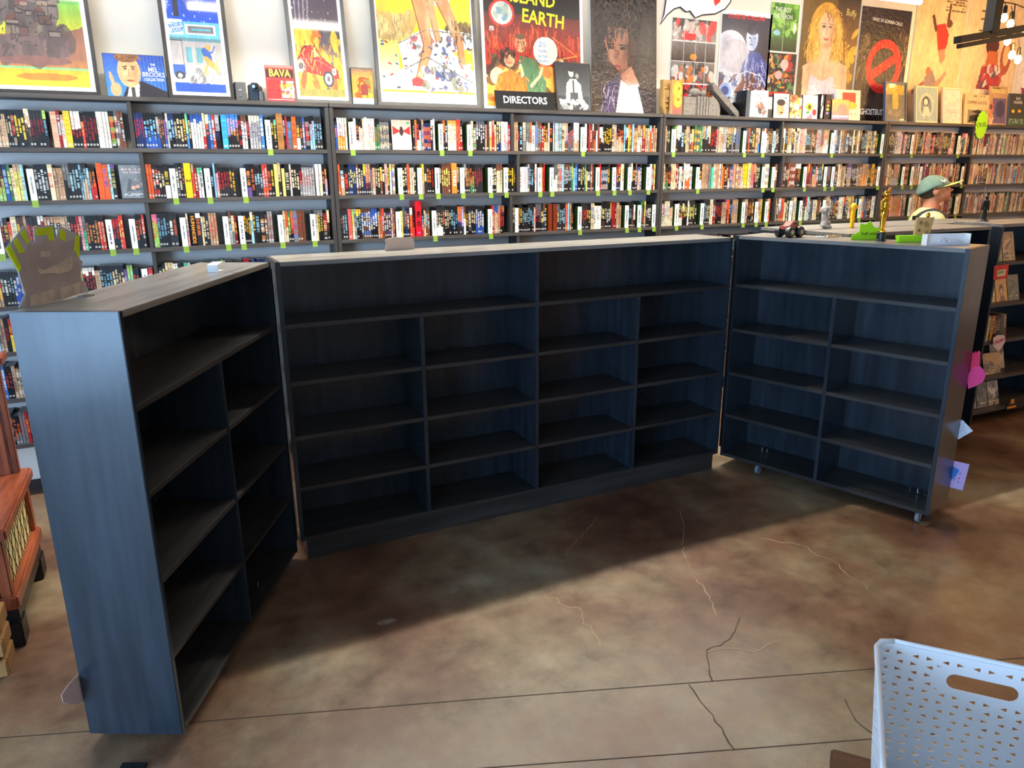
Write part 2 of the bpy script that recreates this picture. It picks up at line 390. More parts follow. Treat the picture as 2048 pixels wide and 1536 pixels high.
# ------------------------------------------------------------------ folding black bookcases
def case(name, label, ox, oy, rz, W, D, z0, z1, shelves, halves, kick=False, hinge_x=None, casters=True):
    r = tag(empty(name, (ox, oy, 0), rz), label, 'bookcase')
    t = 0.02
    box('side_panel', 'paint_upright', r, 0, t, 0, D, z0, z1-0.0, 0.002)
    box('side_panel', 'paint_upright', r, W-t, W, 0, D, z0, z1, 0.002)
    box('top_panel', 'paint_top_sheen', r, t+0.0005, W-t-0.0005, 0, D, z1-t, z1, 0.002)
    zb = shelves[-1]
    box('bottom_panel', 'paint_board', r, t, W-t, 0, D-0.012, zb-t, zb, 0.002)
    box('back_panel', 'paint_upright', r, t, W-t, D-0.012, D-0.001, zb-t, z1-t, 0)
    nh = len(halves)
    for (hx0, hx1, dx) in halves:
        for k, z in enumerate(shelves[:-1]):
            z_hi = z
            if k == 0: box('shelf', 'paint_board', r, hx0, hx1, 0.002, D-0.012, z-t, z, 0.0015)
            else:
                box('shelf', 'paint_board', r, hx0, dx-t/2, 0.002, D-0.012, z-t, z, 0.0015)
                box('shelf', 'paint_board', r, dx+t/2, hx1, 0.002, D-0.012, z-t, z, 0.0015)
        box('divider', 'paint_upright', r, dx-t/2, dx+t/2, 0.001, D-0.012, zb, shelves[0]-t, 0.0015)
    if nh == 2: box('divider', 'paint_upright', r, W/2-t/2, W/2+t/2, 0, D-0.012, zb, z1-t, 0.0015)
    if kick:
        box('kick_board', 'paint_board', r, 0.03, W-0.03, 0.012, 0.032, 0, zb-t, 0.002)
        box('kick_board', 'paint_upright', r, 0.03, 0.05, 0.032, D-0.02, 0, zb-t, 0.002)
        box('kick_board', 'paint_upright', r, W-0.05, W-0.03, 0.032, D-0.02, 0, zb-t, 0.002)
    if casters:
        for cx in ((W*0.2, W-0.06) if hinge_x == 0 else (0.08, W*0.8)):
            for cy in (0.045, D-0.06):
                ct = MB().box(cx-0.02, cx+0.02, cy-0.02, cy+0.02, z0-0.002, z0+0.001)
                hw = z0*0.46
                ct.box(cx-0.013, cx-0.010, cy-0.008, cy+0.012, hw, z0).box(cx+0.010, cx+0.013, cy-0.008, cy+0.012, hw, z0)
                c_ = ct.build('caster', 'steel', r)
                MB().tube([(cx-0.009, cy, hw), (cx+0.009, cy, hw)], hw-0.0005, 16).build('wheel', 'grey_rubber', c_, 0.001)
    if hinge_x is not None:
        hx = -0.006 if hinge_x == 0 else W+0.006; hm = MB(); z = z0+0.06; k = 0
        while z < z1-0.03:
            hm.tube([(hx, -0.003, z), (hx, -0.003, z+0.022)], 0.0042 if k % 2 else 0.0034, 8); z += 0.024; k += 1
        h_ = hm.build('piano_hinge', 'steel', r, smooth=False)
        box('hinge_leaf', 'dark_metal', r, min(hx, hx+(0.01 if hinge_x == 0 else -0.01)), max(hx, hx+(0.01 if hinge_x == 0 else -0.01)), -0.0025, -0.0005, z0+0.06, z1-0.03, 0)
    return r
la = R_(-116.57); lo = Vector((0.427, 3.45)); WL = 1.252; D = 0.316; HC = 1.464
lout = lo+Vector((math.cos(la), math.sin(la)))*WL
wingL = case('folding_bookcase_wing', 'empty black bookcase wing whose plain end panel shines blue from daylight', lout.x, lout.y, la+math.pi, WL, D, 0.040, HC,
             [1.181, 0.905, 0.612, 0.340, 0.066], [(0.02, WL-0.02, WL-0.625)], hinge_x=1)
ca = R_(1.13); CO = Vector((0.4412, 3.4116)); WC = 2.6175
centre = case('folding_bookcase', 'wide empty black bookcase with two halves of cubbies on a kick board', CO.x, CO.y, ca, WC, D, 0.105, HC,
              [1.182, 0.912, 0.646, 0.386, 0.125], [(0.02, WC/2-0.01, 0.668), (WC/2+0.01, WC-0.02, 1.958)], kick=True, casters=False)
K = 0.985
def kz(z): return 1.824-(1.824-z)*K
ra = R_(-71.94); RO = Vector((3.1682, 3.5689))*K; WR = 1.2734*K; DR = 0.3117*K
wingR = case('folding_bookcase_wing', 'empty black bookcase wing on casters carrying toys and a gold trophy', RO.x, RO.y, ra, WR, DR, kz(0.0406), kz(HC),
             [kz(1.172), kz(0.892), kz(0.610), kz(0.330), kz(0.062)], [(0.02, WR-0.02, 0.640*K)], hinge_x=0)
def local(o, p): 
    M = Matrix.Translation(o.location) @ Matrix.Rotation(o.rotation_euler.z, 4, 'Z'); return M @ Vector(p)
def bolt(o, x, y, z, label, rz):
    r = tag(empty('shelf_bolt', local(o, (x, y, z)), rz), label, 'bolt', 'loose bolts on the bottom boards')
    MB().lathe([(0.012, 0), (0.013, 0.002), (0.006, 0.004), (0.003, 0.005)], n=10).build('flange', 'steel', r)
    MB().tube([(0, 0, 0.0045), (0.003, 0, 0.028)], 0.0032, 8).build('shank', 'steel', r)
for x in (1.10, 1.14, 1.18): bolt(wingR, x*K, 0.22, kz(0.062), 'small steel bolt standing near the outer end of the toy-topped wing\'s bottom board', x*7)
for x in (0.19, 0.225): bolt(wingR, x*K, 0.2, kz(0.062), 'small steel bolt standing near the hinge end of the bottom board', x*9)
bo = bolt(wingL, WL-0.38, 0.06, 0.066, 'small steel bolt alone on the bottom board of the blue-ended wing', 1)

# ------------------------------------------------------------------ wall bookcases
YS = 4.864; YB = 5.016
ZT = 2.262
ZR = [1.989, 1.712, 1.433, 1.145, 0.889, 0.618, 0.343]
UNITS = [(-1.41, 1.030, [-0.073, -0.046, -0.052, -0.05, -0.05, -0.05, -0.05], 'tall black wall bookcase under the posters of a brown machine and a blue night'),
         (1.034, 3.534, [2.281, 2.325, 2.268, 2.322, 2.3, 2.3, 2.3], 'tall black wall bookcase under the black lettered sign and yellow poster'),
         (3.538, 5.956, [4.731, 4.77, 4.72, 4.75, 4.75, 4.75, 4.75], 'tall black wall bookcase under the carved stone bookend and unframed posters'),
         (5.960, 8.40, [7.124, 7.15, 7.12, 7.15, 7.15, 7.15, 7.15], 'tall black wall bookcase under the cream posters, behind the capped person')]
BAYS = []   # per row: (x0, x1, unit index)
for ui, (x0, x1, dv, lab) in enumerate(UNITS):
    r = tag(empty('wall_bookcase', (x0, YS, 0)), lab, 'bookcase')
    W = x1-x0; dp = YB-YS; t = 0.024
    box('side_panel', 'shelf_upright', r, 0, t, 0, dp, 0, ZT-t, 0.0015); box('side_panel', 'shelf_upright', r, W-t, W, 0, dp, 0, ZT-t, 0.0015)
    box('top_board', 'shelf_black', r, 0, W, -0.004, dp, ZT-t, ZT, 0.002)
    box('back_board', 'back_board', r, t, W-t, dp-0.004, dp, ZR[-1]-t, ZT-t, 0)
    zh = ZT-t
    for k, z in enumerate(ZR):
        box('shelf', 'shelf_black', r, t, W-t, 0, dp-0.004, z-t, z, 0.0015)
        xd = dv[k]-x0
        box('divider', 'shelf_upright', r, xd-0.011, xd+0.011, 0.002, dp-0.004, z, zh, 0.0015)
        BAYS.append((k, x0+t, dv[k]-0.011, ui*2)); BAYS.append((k, dv[k]+0.011, x1-t, ui*2+1))
        zh = z-t
# director dividers: pixel columns of the white labels, per shelf
DIV = {0: [533, 699, 878, 935, 1162, 1344, 1487, 1524, 1663, 1765, 1824, 1917],
       1: [57, 342, 411, 483, 797, 836, 871, 921, 977, 1008, 1076, 1100, 1192, 1225, 1256, 1293, 1392, 1523, 1543, 1606, 1647, 1662, 1754, 1802, 1820, 1837, 1920],
       2: [-14, 212, 259, 361, 447, 478, 557, 622, 793, 865, 977, 1156, 1250, 1275, 1305, 1349, 1400, 1482, 1508, 1528, 1576, 1596, 1642, 1713, 1749, 1812, 1904],
       3: [285]}
NAMES = {(1, 57): 'WES ANDERSON', (1, 342): 'JAMES CAMERON', (1, 411): 'FRANK CAPRA', (2, 361): 'JOHN CARPENTER', (2, 447): 'JOHN CASSAVETES', (2, 557): 'CHARLES CHAPLIN',
         (1, 797): 'BRIAN DE PALMA', (1, 836): 'CARL THEODOR DREYER', (1, 921): 'SERGEI EISENSTEIN', (1, 977): 'NORA EPHRON', (2, 793): 'FEDERICO FELLINI', (2, 865): 'ABEL FERRARA', (2, 977): 'DAVID FINCHER', (2, 259): 'DARREN ARONOFSKY'}
ROWW = ['top', 'second', 'third', 'fourth', 'fifth', 'sixth', 'seventh']
BAYW = ['under brown machine poster', 'under blue night poster', 'under yellow poster', 'under dark portrait poster',
        'under stone bookend', 'under fair-haired poster', 'under gold lettered print', 'beyond starburst tag']
GAPS = {k: [] for k in range(7)}; DIVX = []
rowcount = {}
for k, us in DIV.items():
    for u in us:
        v = {0: 280, 1: 370, 2: 455, 3: 560}[k]
        x = PY(u, v, YS).x; z = ZR[k]
        bay = next((b2 for b2 in BAYS if b2[0] == k and b2[1]-0.01 <= x <= b2[2]), None)
        if bay is None: continue
        x = max(bay[1]+0.006, min(x, bay[2]-0.036))
        wdt = 0.031; hgt = 0.166
        r = empty('shelf_divider', (x, YS+0.003, z))
        n = rowcount[(k, bay[3])] = rowcount.get((k, bay[3]), 0)+1
        nm = NAMES.get((k, u))
        tag(r, '%s white divider with green tab along the %s shelf, %s' % (['first', 'second', 'third', 'fourth', 'fifth', 'sixth', 'seventh'][n-1], ROWW[k], BAYW[bay[3]]), 'divider', 'white label dividers on the wall shelves')
        box('label_card', 'white_card', r, 0, wdt, 0, 0.028, 0.0, hgt, 0.0006)
        MB().box(-0.0025, 0, 0.004, 0.13, 0.0, hgt+0.002).build('side_panel', 'green_acrylic', r)
        tb = MB().box(0.002, wdt+0.002, -0.0075, -0.0045, -0.036, -0.001).box(0.002, wdt+0.002, -0.0075, 0.002, -0.001, 0.0).box(0.002, wdt+0.002, -0.012, -0.0075, -0.036, -0.033).build('tab', 'green_tab', r)
        if nm:
            ms = 0.0118 if len(nm) < 14 else 0.0095
            text('\u2022 '+nm+' \u2022', ms, 'ink', r, TXZ(wdt*0.5, -0.0006, hgt/2, R_(-90)), bold=0.01)
            text('\u2022 '+nm+' \u2022', ms, 'ink', r, Matrix.Translation((-0.003, 0.014, hgt/2)) @ Matrix.Rotation(R_(-90), 4, 'Z') @ Matrix.Rotation(R_(90), 4, 'X') @ Matrix.Rotation(R_(-90), 4, 'Z'), bold=0.01)
        else:
            ln_ = MB(); zz = hgt*0.80; rr = random.Random(u)
            while zz > hgt*0.2:
                hh = rr.uniform(0.003, 0.006)
                if rr.random() > 0.14: ln_.box(wdt*0.36, wdt*0.64, -0.0006, 0, zz-hh, zz)
                zz -= hh+0.0022
            ln_.build('lettering', 'ink', r)
        DIVX.append((k, bay[3], x)); GAPS[k].append((x-0.004-random.choice((0, 0.004, 0.02)), x+wdt+0.001))
# ------------------------------------------------------------------ discs in cases
CN = {'black': [(22, 22, 26), (32, 28, 30), (16, 16, 20), (42, 40, 44)], 'grey': [(120, 118, 120), (160, 158, 160), (90, 92, 100)], 'white': [(236, 232, 222), (244, 240, 228), (226, 226, 230)],
      'cream': [(232, 214, 172), (222, 200, 156), (238, 224, 190)], 'red': [(186, 34, 36), (208, 60, 50), (140, 26, 34)], 'orange': [(228, 120, 44), (222, 92, 42), (236, 150, 70)],
      'yellow': [(240, 206, 60), (232, 222, 110), (244, 184, 36)], 'green': [(60, 120, 76), (96, 190, 150), (150, 196, 90)], 'blue': [(40, 78, 160), (60, 120, 200), (28, 46, 92)],
      'sky': [(130, 186, 216), (160, 206, 220)], 'brown': [(112, 66, 46), (150, 98, 70), (90, 60, 48)], 'pink': [(226, 150, 150), (232, 110, 150), (214, 170, 168)], 'purple': [(104, 76, 140), (160, 140, 190)], 'tan': [(196, 164, 132), (180, 142, 110)]}
BASEW = dict(black=62, grey=10, white=7, cream=8, red=6, orange=3, yellow=2, green=2, blue=5, sky=2, brown=6, pink=1, purple=1, tan=5)
def weights(bay, k):
    wts = dict(BASEW)
    if bay == 0 and k == 1: wts.update(cream=16, sky=12, tan=14, green=6, black=30)
    if bay == 0 and k >= 2: wts.update(red=12, orange=6, black=56, tan=10)
    if bay == 1 and k == 0: wts.update(white=20, blue=18, grey=12)
    if bay == 1 and k == 2: wts.update(cream=26, red=8, pink=8)
    if bay == 2 and k == 0: wts.update(cream=20, white=14, sky=10, orange=8, black=26)
    if bay == 3 and k == 0: wts.update(tan=24, brown=14, orange=10, sky=8, black=24)
    if bay == 3 and k == 1: wts.update(red=14, white=12)
    if bay >= 4: wts.update(black=40, cream=20, orange=8, red=8, pink=4, yellow=5, white=12, tan=14, brown=8)
    if bay == 6: wts.update(tan=26, pink=12, brown=12)
    if bay == 7: wts.update(cream=34, grey=18, tan=22, black=14, white=16)
    return wts
def spine_colors(rg, base, alt, txt, style, plastic):
    # 34 rows by 3 columns, printed sleeve between two plastic edges
    out = []; NR = 34
    t0 = rg.randint(4, 9); t1 = rg.randint(19, 26); split = rg.randint(13, 24); lg = rg.random() < 0.65; gap = rg.randint(10, 17); str_ = rg.uniform(0.4, 0.75)
    for i in range(NR):          # i=0 top
        c = base
        if style == 1 and i >= split: c = alt
        if style == 2 and i < t0: c = alt
        if style == 3 and (i//5) % 2: c = tuple(0.5*a+0.5*b2 for a, b2 in zip(base, alt))
        mid = c
        if t0 <= i <= t1 and i != gap and rg.random() < 0.8: mid = tuple((1-str_)*a+str_*b2 for a, b2 in zip(c, txt))
        if lg and i in (30, 31): mid = tuple(0.35*a+0.65*b2 for a, b2 in zip(c, (0.7, 0.66, 0.6)))
        n = rg.uniform(0.8, 1.12)*(0.72 if i < 3 else 1.0)  # top rows darkened: shade under the shelf above put into the colour
        e = plastic if plastic else c
        out.append([tuple(x*n for x in e), tuple(x*n for x in mid), tuple(x*n for x in c)])
    return out
def case_mesh(mb, x, y, z, wd, h, dp, cols, side, lean=0.0):
    xs = [0, wd*0.14, wd*0.80, wd]; n = len(cols); tl = math.tan(lean)
    vs = []; fs = []; cs = []
    for i in range(n+1):
        zz = h*(1-i/n)
        for xx in xs: vs.append((x+xx+zz*tl, y, z+zz))
    for i in range(n):
        for j in range(3):
            a = i*4+j; fs.append((a+4, a+5, a+1, a)); cs.append(cols[i][j])
    o = len(vs)
    for zz in (h, 0):
        vs += [(x+zz*tl, y, z+zz), (x+wd+zz*tl, y, z+zz), (x+wd+zz*tl, y+dp, z+zz), (x+zz*tl, y+dp, z+zz)]
    fs += [(o, o+1, o+2, o+3), (o+7, o+6, o+5, o+4), (o+1, o+5, o+6, o+2), (o+3, o+2, o+6, o+7), (o, o+3, o+7, o+4)]
    cs += [side]*5
    mb.add(vs, fs, cs)
# one-off cases that can be picked out: row, left pixel, width m, height m, colour, text, text colour
SPECIAL = [(1, 371, 0.036, 0.196, (246, 188, 20), '2', (40, 26, 16), 'thick yellow'), (1, 196, 0.028, 0.196, (232, 92, 44), '', None, 'thick orange'),
           (2, 833, 0.040, 0.232, (222, 20, 40), 'Ms .45', (24, 10, 14), 'tall thick red'), (2, 380, 0.034, 0.190, (14, 12, 14), 'HUMANOIDS', (240, 150, 40), 'thick black'),
           (1, 905, 0.036, 0.196, (238, 130, 50), 'STRIKE', (250, 240, 220), 'thick orange'), (1, 551, 0.020, 0.190, (238, 226, 110), '', None, 'plain yellow'),
           (1, 566, 0.016, 0.165, (238, 226, 110), '', None, 'plain short yellow'), (2, 1098, 0.030, 0.190, (126, 48, 24), '', None, 'thick brown'), (2, 1108, 0.030, 0.190, (126, 48, 24), '', None, 'thick brown'),
           (0, 1004, 0.018, 0.19, (250, 250, 250), '', None, 'plain white'), (1, 633, 0.018, 0.19, (236, 236, 236), '', None, 'plain white'), (0, 556, 0.036, 0.205, (160, 110, 60), '', None, 'thick brown'),
           (0, 446, 0.030, 0.19, (60, 160, 216), '', None, 'wide sky blue'), (1, 1488, 0.034, 0.19, (246, 186, 20), '', None, 'thick yellow'), (1, 1423, 0.018, 0.165, (46, 190, 150), '', None, 'plain mint green'),
           (0, 133, 0.030, 0.19, (230, 190, 50), '', None, 'yellow and pink'), (0, 107, 0.028, 0.185, (226, 168, 140), '', None, 'wide pink-tan'), (2, 698, 0.022, 0.19, (214, 96, 90), '', None, 'wide coral red')]
ALL = []   # every disc case: dict
FACEOUT = [(1, 240, 0.137), (0, 785, 0.137)]
for (k, u, wd) in FACEOUT:
    v = {0: 280, 1: 370}[k]; x = PY(u, v, YS).x; GAPS[k].append((x-0.003, x+wd+0.003))
for (k, u, wd, h, col, tx, tc, nm) in SPECIAL:
    v = {0: 280, 1: 370, 2: 455}[k]; x = PY(u, v, YS).x
    bay = next((b2 for b2 in BAYS if b2[0] == k and b2[1] <= x <= b2[2]), None)
    # step aside from dividers already standing there
    for (a, b2) in GAPS[k]:
        if a-wd < x < b2: x = b2+0.002 if x > (a+b2)/2-wd/2 else a-wd-0.002
    rg = random.Random(u); c = s2l(col); cols = spine_colors(rg, c, c, s2l(tc) if tc and not tx else tuple(q*0.6 for q in c), 0, None)
    if tx or nm.startswith('plain'): cols = [[c, c, c] for _ in range(34)]
    ALL.append(dict(k=k, bay=bay[3], x=x, w=wd, h=h, cols=cols, side=c, lean=0, nm=nm, tx=tx, tc=tc, sp=True))
    GAPS[k].append((x-0.0005, x+wd+0.0005))
rg = random.Random(11)
for (k, x0, x1, bay) in BAYS:
    if k >= 4 and bay != 0: continue
    wts = weights(bay, k); kinds = list(wts); ww = [wts[q] for q in kinds]
    x = x0+0.003; gaps = sorted(g for g in GAPS[k] if x0-0.05 < g[0] < x1)
    end = x1-rg.choice((0.004, 0.012, 0.03))
    run = 0; cur = None
    while x < end-0.012:
        if run <= 0:
            run = rg.choice((1, 1, 1, 1, 1, 2, 2, 3, 4)); kind = rg.choices(kinds, ww)[0]
            base = s2l(rg.choice(CN[kind])); akind = rg.choices(kinds, ww)[0]; alt = s2l(rg.choice(CN[akind]))
            tk = rg.choice(('white', 'yellow', 'red', 'cream', 'sky', 'orange')) if kind in ('black', 'blue', 'red', 'brown', 'purple', 'green') else rg.choice(('black', 'blue', 'red', 'brown'))
            txt = s2l(rg.choice(CN[tk])); style = rg.choice((0, 0, 1, 1, 2, 3)); hh = rg.choice((0.19, 0.19, 0.19, 0.19, 0.171, 0.196)); wd0 = rg.choice((0.0148, 0.0148, 0.0148, 0.0115, 0.02, 0.026)) if bay < 7 else 0.0105
            if run > 1: wd0 = min(wd0, 0.0148)
            if run > 2 and kind in ('pink', 'red', 'yellow', 'green', 'purple', 'sky', 'orange'): run = 1
            dpt = rg.uniform(0.0, 0.006)
        wd = wd0; nxt = next((g for g in gaps if g[1] > x), None)
        if nxt and x+wd > nxt[0]:
            x = nxt[1]+0.001; run = 0; continue
        if x+wd > end: break
        plast = s2l((20, 20, 22)) if rg.random() < 0.7 else None
        ALL.append(dict(k=k, bay=bay, x=x, w=wd, h=hh-rg.choice((0, 0, 0.001)), cols=spine_colors(rg, base, alt, txt, style, plast), side=tuple(0.3*q for q in base) if kind != 'white' else s2l((60, 60, 60)),
                        lean=0, nm=kind, alt=akind, tk=tk, style=style, sp=False, dy=dpt))
        x += wd+0.0006; run -= 1
    # a small gap now and then
for d in ALL:
    u0, v0, z0 = proj((d['x'], YS, ZR[d['k']])); d['area'] = d['w']*d['h']/z0**2
    vis = -5 < u0 < 2050
    if d['k'] == 3 and d['bay'] > 0: d['area'] *= 0.25 if d['bay'] == 1 else 0.12
    if d['k'] >= 4: d['area'] *= 0.7 if u0 < 70 and u0 > -8 else 0
    if not vis: d['area'] = 0
ALL = [d for d in ALL if d['area'] > 0]
ALL.sort(key=lambda d: -d['area']-(1 if d['sp'] else 0))
rest = MB()
for i, d in enumerate(ALL):
    z = ZR[d['k']]; y = YS+0.008+d.get('dy', 0.002)
    if i < 300:
        mb = MB(); case_mesh(mb, 0, 0, 0, d['w'], d['h'], 0.135 if d['h'] < 0.2 else 0.13, d['cols'], d['side'])
        o = mb.build('disc_case', 'spine', fixn=False); o.location = (d['x'], y, z)
        if d['sp']: lab = '%s spined disc case on the %s shelf, %s' % (d['nm'], ROWW[d['k']], BAYW[d['bay']])
        else:
            tw = 'slim ' if d['w'] < 0.013 else ('wide ' if d['w'] > 0.018 else '')
            hw = 'short ' if d['h'] < 0.18 else ('tall ' if d['h'] > 0.192 else '')
            nd = sum(1 for q in DIVX if q[0] == d['k'] and q[1] == d['bay'] and q[2] < d['x']); seg = 'before any divider' if nd == 0 else 'after %s divider' % ['first', 'second', 'third', 'fourth', 'fifth', 'sixth', 'seventh'][nd-1]
            if d['alt'] == d['nm']: d['style'] = 0
            aw = {0: '%s title' % d['tk'], 1: '%s lower half' % d['alt'], 2: '%s head band' % d['alt'], 3: '%s bands' % d['alt']}[d['style']]
            lab = '%s%s%s case, %s, %s, %s shelf, %s' % (tw, hw, d['nm'], aw, seg, ROWW[d['k']], BAYW[d['bay']])
        tag(o, lab, 'disc case', 'disc cases on the wall shelves')
        if d.get('tx'):
            M_ = text(d['tx'], d['w']*(0.95 if len(d['tx']) < 8 else 0.8), None or ('lt_%d' % i), o, TXZ(d['w']*0.5, -0.0006, d['h']*0.5, R_(-90)), bold=0.02)
            plain('lt_%d' % i, d['tc'], 0.5)
            if d['tx'].startswith('Ms'): MB().M; MB().tube([(d['w']*0.5, 0.0, 0.024), (d['w']*0.5, -0.0008, 0.024)], 0.011, 16).build('round_sticker', 'hot_pink', o)
    else: case_mesh(rest, d['x'], y, z, d['w'], d['h'], 0.135, d['cols'], d['side'])
ro = rest.build('disc_cases', 'spine', fixn=False); tag(ro, 'hundreds of smaller looking disc cases filling the farther and lower wall shelves', 'disc cases'); ro['kind'] = 'stuff'
print('disc cases', len(ALL))
# ------------------------------------------------------------------ printed art: colour grids painted in code
class Canvas:
    def __init__(s, nx, ny, bg):
        s.nx, s.ny = nx, ny; s.a = np.zeros((ny, nx, 3)); s.a[:] = s2l(bg)
        s.X, s.Y = np.meshgrid((np.arange(nx)+0.5)/nx, (np.arange(ny)+0.5)/ny); s.rs = np.random.RandomState(nx*7+ny)
    def put(s, m, c, a=1.0): s.a[m] = s.a[m]*(1-a)+np.array(s2l(c))*a; return s
    def r(s, x0, y0, x1, y1, c, a=1.0): return s.put((s.X >= x0) & (s.X < x1) & (s.Y >= y0) & (s.Y < y1), c, a)
    def e(s, cx, cy, rx, ry, c, a=1.0, rot=0.0):
        dx, dy = s.X-cx, (s.Y-cy); q = R_(rot); ex = dx*math.cos(q)+dy*math.sin(q); ey = -dx*math.sin(q)+dy*math.cos(q)
        return s.put((ex/rx)**2+(ey/ry)**2 <= 1, c, a)
    def p(s, pts, c, a=1.0):
        m = np.zeros(s.X.shape, bool); n = len(pts)
        for i in range(n):
            (x0, y0), (x1, y1) = pts[i], pts[(i+1) % n]
            if y0 == y1: continue
            cond = (s.Y >= min(y0, y1)) & (s.Y < max(y0, y1)) & (s.X < (x1-x0)*(s.Y-y0)/(y1-y0)+x0); m ^= cond
        return s.put(m, c, a)
    def g(s, x0, y0, x1, y1, c0, c1):
        m = (s.X >= x0) & (s.X < x1) & (s.Y >= y0) & (s.Y < y1); t = ((s.Y-y0)/(y1-y0))[m][:, None]
        s.a[m] = np.array(s2l(c0))*(1-t)+np.array(s2l(c1))*t; return s
    def spk(s, x0, y0, x1, y1, c, d, size=0.012):
        n = int(d)
        for _ in range(n):
            x, y = s.rs.uniform(x0, x1), s.rs.uniform(y0, y1); q = size*s.rs.uniform(0.4, 1.4); s.e(x, y, q, q*s.nx/s.ny, c)
        return s
    def blobs(s, x0, y0, x1, y1, cols, n, rmin, rmax):
        for _ in range(n):
            x, y = s.rs.uniform(x0, x1), s.rs.uniform(y0, y1); q = s.rs.uniform(rmin, rmax)
            s.e(x, y, q, q*s.rs.uniform(0.3, 0.9), cols[s.rs.randint(len(cols))], 0.85, s.rs.uniform(-60, 60))
        return s
    def nz(s, amt=0.2, cells=10):
        g_ = s.rs.uniform(-1, 1, (cells, cells)); xi = np.clip((s.X*(cells-1)), 0, cells-1.001); yi = np.clip((s.Y*(cells-1)), 0, cells-1.001)
        x0 = xi.astype(int); y0 = yi.astype(int); fx = xi-x0; fy = yi-y0
        v = g_[y0, x0]*(1-fx)*(1-fy)+g_[y0, x0+1]*fx*(1-fy)+g_[y0+1, x0]*(1-fx)*fy+g_[y0+1, x0+1]*fx*fy
        s.a *= (1+amt*v)[:, :, None]; return s
    def soft(s, cx, cy, rx, ry, c, a=0.6):
        m = (np.exp(-1.6*(((s.X-cx)/rx)**2+((s.Y-cy)/ry)**2))*a)[:, :, None]; s.a = s.a*(1-m)+np.array(s2l(c))*m; return s
    def ln(s, pts, wd, c, a=1.0):
        q = s.ny/s.nx; px, py = s.X, s.Y*q
        for (x0, y0), (x1, y1) in zip(pts, pts[1:]):
            y0, y1 = y0*q, y1*q; dx, dy = x1-x0, y1-y0; l2 = dx*dx+dy*dy+1e-12
            t = np.clip(((px-x0)*dx+(py-y0)*dy)/l2, 0, 1); s.put((px-x0-t*dx)**2+(py-y0-t*dy)**2 <= (wd/2)**2, c, a)
        return s
    def hair(s, x0, x1, y0, y1, drift, ln_, cols, n, wd=0.008):
        for _ in range(n):
            x, y = s.rs.uniform(x0, x1), s.rs.uniform(y0, y1); d = drift*s.rs.uniform(-1, 1); l = ln_*s.rs.uniform(0.5, 1)
            s.ln([(x, y), (x+d*0.5, y+l*0.5), (x+d*0.6, y+l)], wd, cols[s.rs.randint(len(cols))], 0.8)
        return s
    def remap(s, ysrc, yout):
        o = (np.arange(s.ny)+0.5)/s.ny; q = np.where(o < yout, o*ysrc/yout, ysrc+(o-yout)*(1-ysrc)/(1-yout)); s.a = s.a[np.clip((q*s.ny).astype(int), 0, s.ny-1)]; return s
    def lines(s, x0, y0, x1, y1, c, rows, fill=0.7):
        h = (y1-y0)/rows
        for i in range(rows):
            x = x0
            while x < x1:
                l = s.rs.uniform(0.02, 0.07)
                if s.rs.rand() < fill: s.r(x, y0+i*h, min(x+l, x1), y0+i*h+h*0.55, c)
                x += l+0.012
        return s
def art(parent, w, h, cv, mat='print', y=-0.0006, x0=0.0, z0=0.0, name='printed_art'):
    nx, ny = cv.nx, cv.ny; me = bpy.data.meshes.new(name); cv.nz(0.14, 34); cv.nz(0.10, 11)
    X, Z = np.meshgrid(np.linspace(x0, x0+w, nx+1), np.linspace(z0+h, z0, ny+1))
    co = np.stack([X, np.full_like(X, y), Z], -1).reshape(-1, 3)
    i = np.arange(ny)[:, None]*(nx+1)+np.arange(nx)[None, :]
    f = np.stack([i, i+nx+1, i+nx+2, i+1], -1).reshape(-1, 4)
    me.vertices.add(len(co)); me.vertices.foreach_set('co', co.ravel())
    me.loops.add(f.size); me.loops.foreach_set('vertex_index', f.ravel().astype(np.int32))
    me.polygons.add(len(f)); me.polygons.foreach_set('loop_start', np.arange(0, f.size, 4, dtype=np.int32)); me.polygons.foreach_set('loop_total', np.full(len(f), 4, np.int32))
    me.update(calc_edges=True)
    at = me.color_attributes.new('Col', 'FLOAT_COLOR', 'CORNER')
    c = np.concatenate([np.clip(cv.a, 0, 1), np.ones((ny, nx, 1))], -1).reshape(-1, 4); at.data.foreach_set('color', np.repeat(c, 4, 0).ravel())
    me.materials.append(MATS[mat]); o = bpy.data.objects.new(name, me); COL.objects.link(o); o.parent = parent; return o
def lean_root(name, uL, uR, vB, yb, lean, z=ZT):
    xl, xr = PY(uL, vB, yb).x, PY(uR, vB, yb).x
    o = empty(name, (xl, yb, z)); o.rotation_euler = (-R_(lean), 0, 0); return o, xr-xl
def framed(name, label, uL, uR, vB, h, cv, frame='frame_black', fw=0.02, mat_w=0.03, yb=4.90, lean=6.5, mat='print_framed'):
    r, w = lean_root(name, uL, uR, vB, yb, lean); tag(r, label, 'poster')
    for nm, a in (('frame_rail', (0, w, 0, fw)), ('frame_rail', (0, w, h-fw, h)), ('frame_stile', (0, fw, fw, h-fw)), ('frame_stile', (w-fw, w, fw, h-fw))):
        box(nm, frame, r, a[0], a[1], -0.006, 0.016, a[2], a[3], 0.0015)
    box('backing', 'white_card', r, fw, w-fw, 0.002, 0.012, fw, h-fw, 0)
    q = fw+mat_w; art(r, w-2*q, h-2*q, cv, mat, 0.0012, q, q)
    return r, w
def loose(name, label, uL, uR, vB, h, cv, mat='print', yb=4.93, lean=5.0, z=ZT, border=0.0, th=0.002, cat='poster'):
    r, w = lean_root(name, uL, uR, vB, yb, lean, z); tag(r, label, cat)
    box('sheet', 'white_card', r, 0, w, 0, th, 0, h, 0)
    art(r, w-2*border, h-2*border, cv, mat, -0.0007, border, border); return r, w
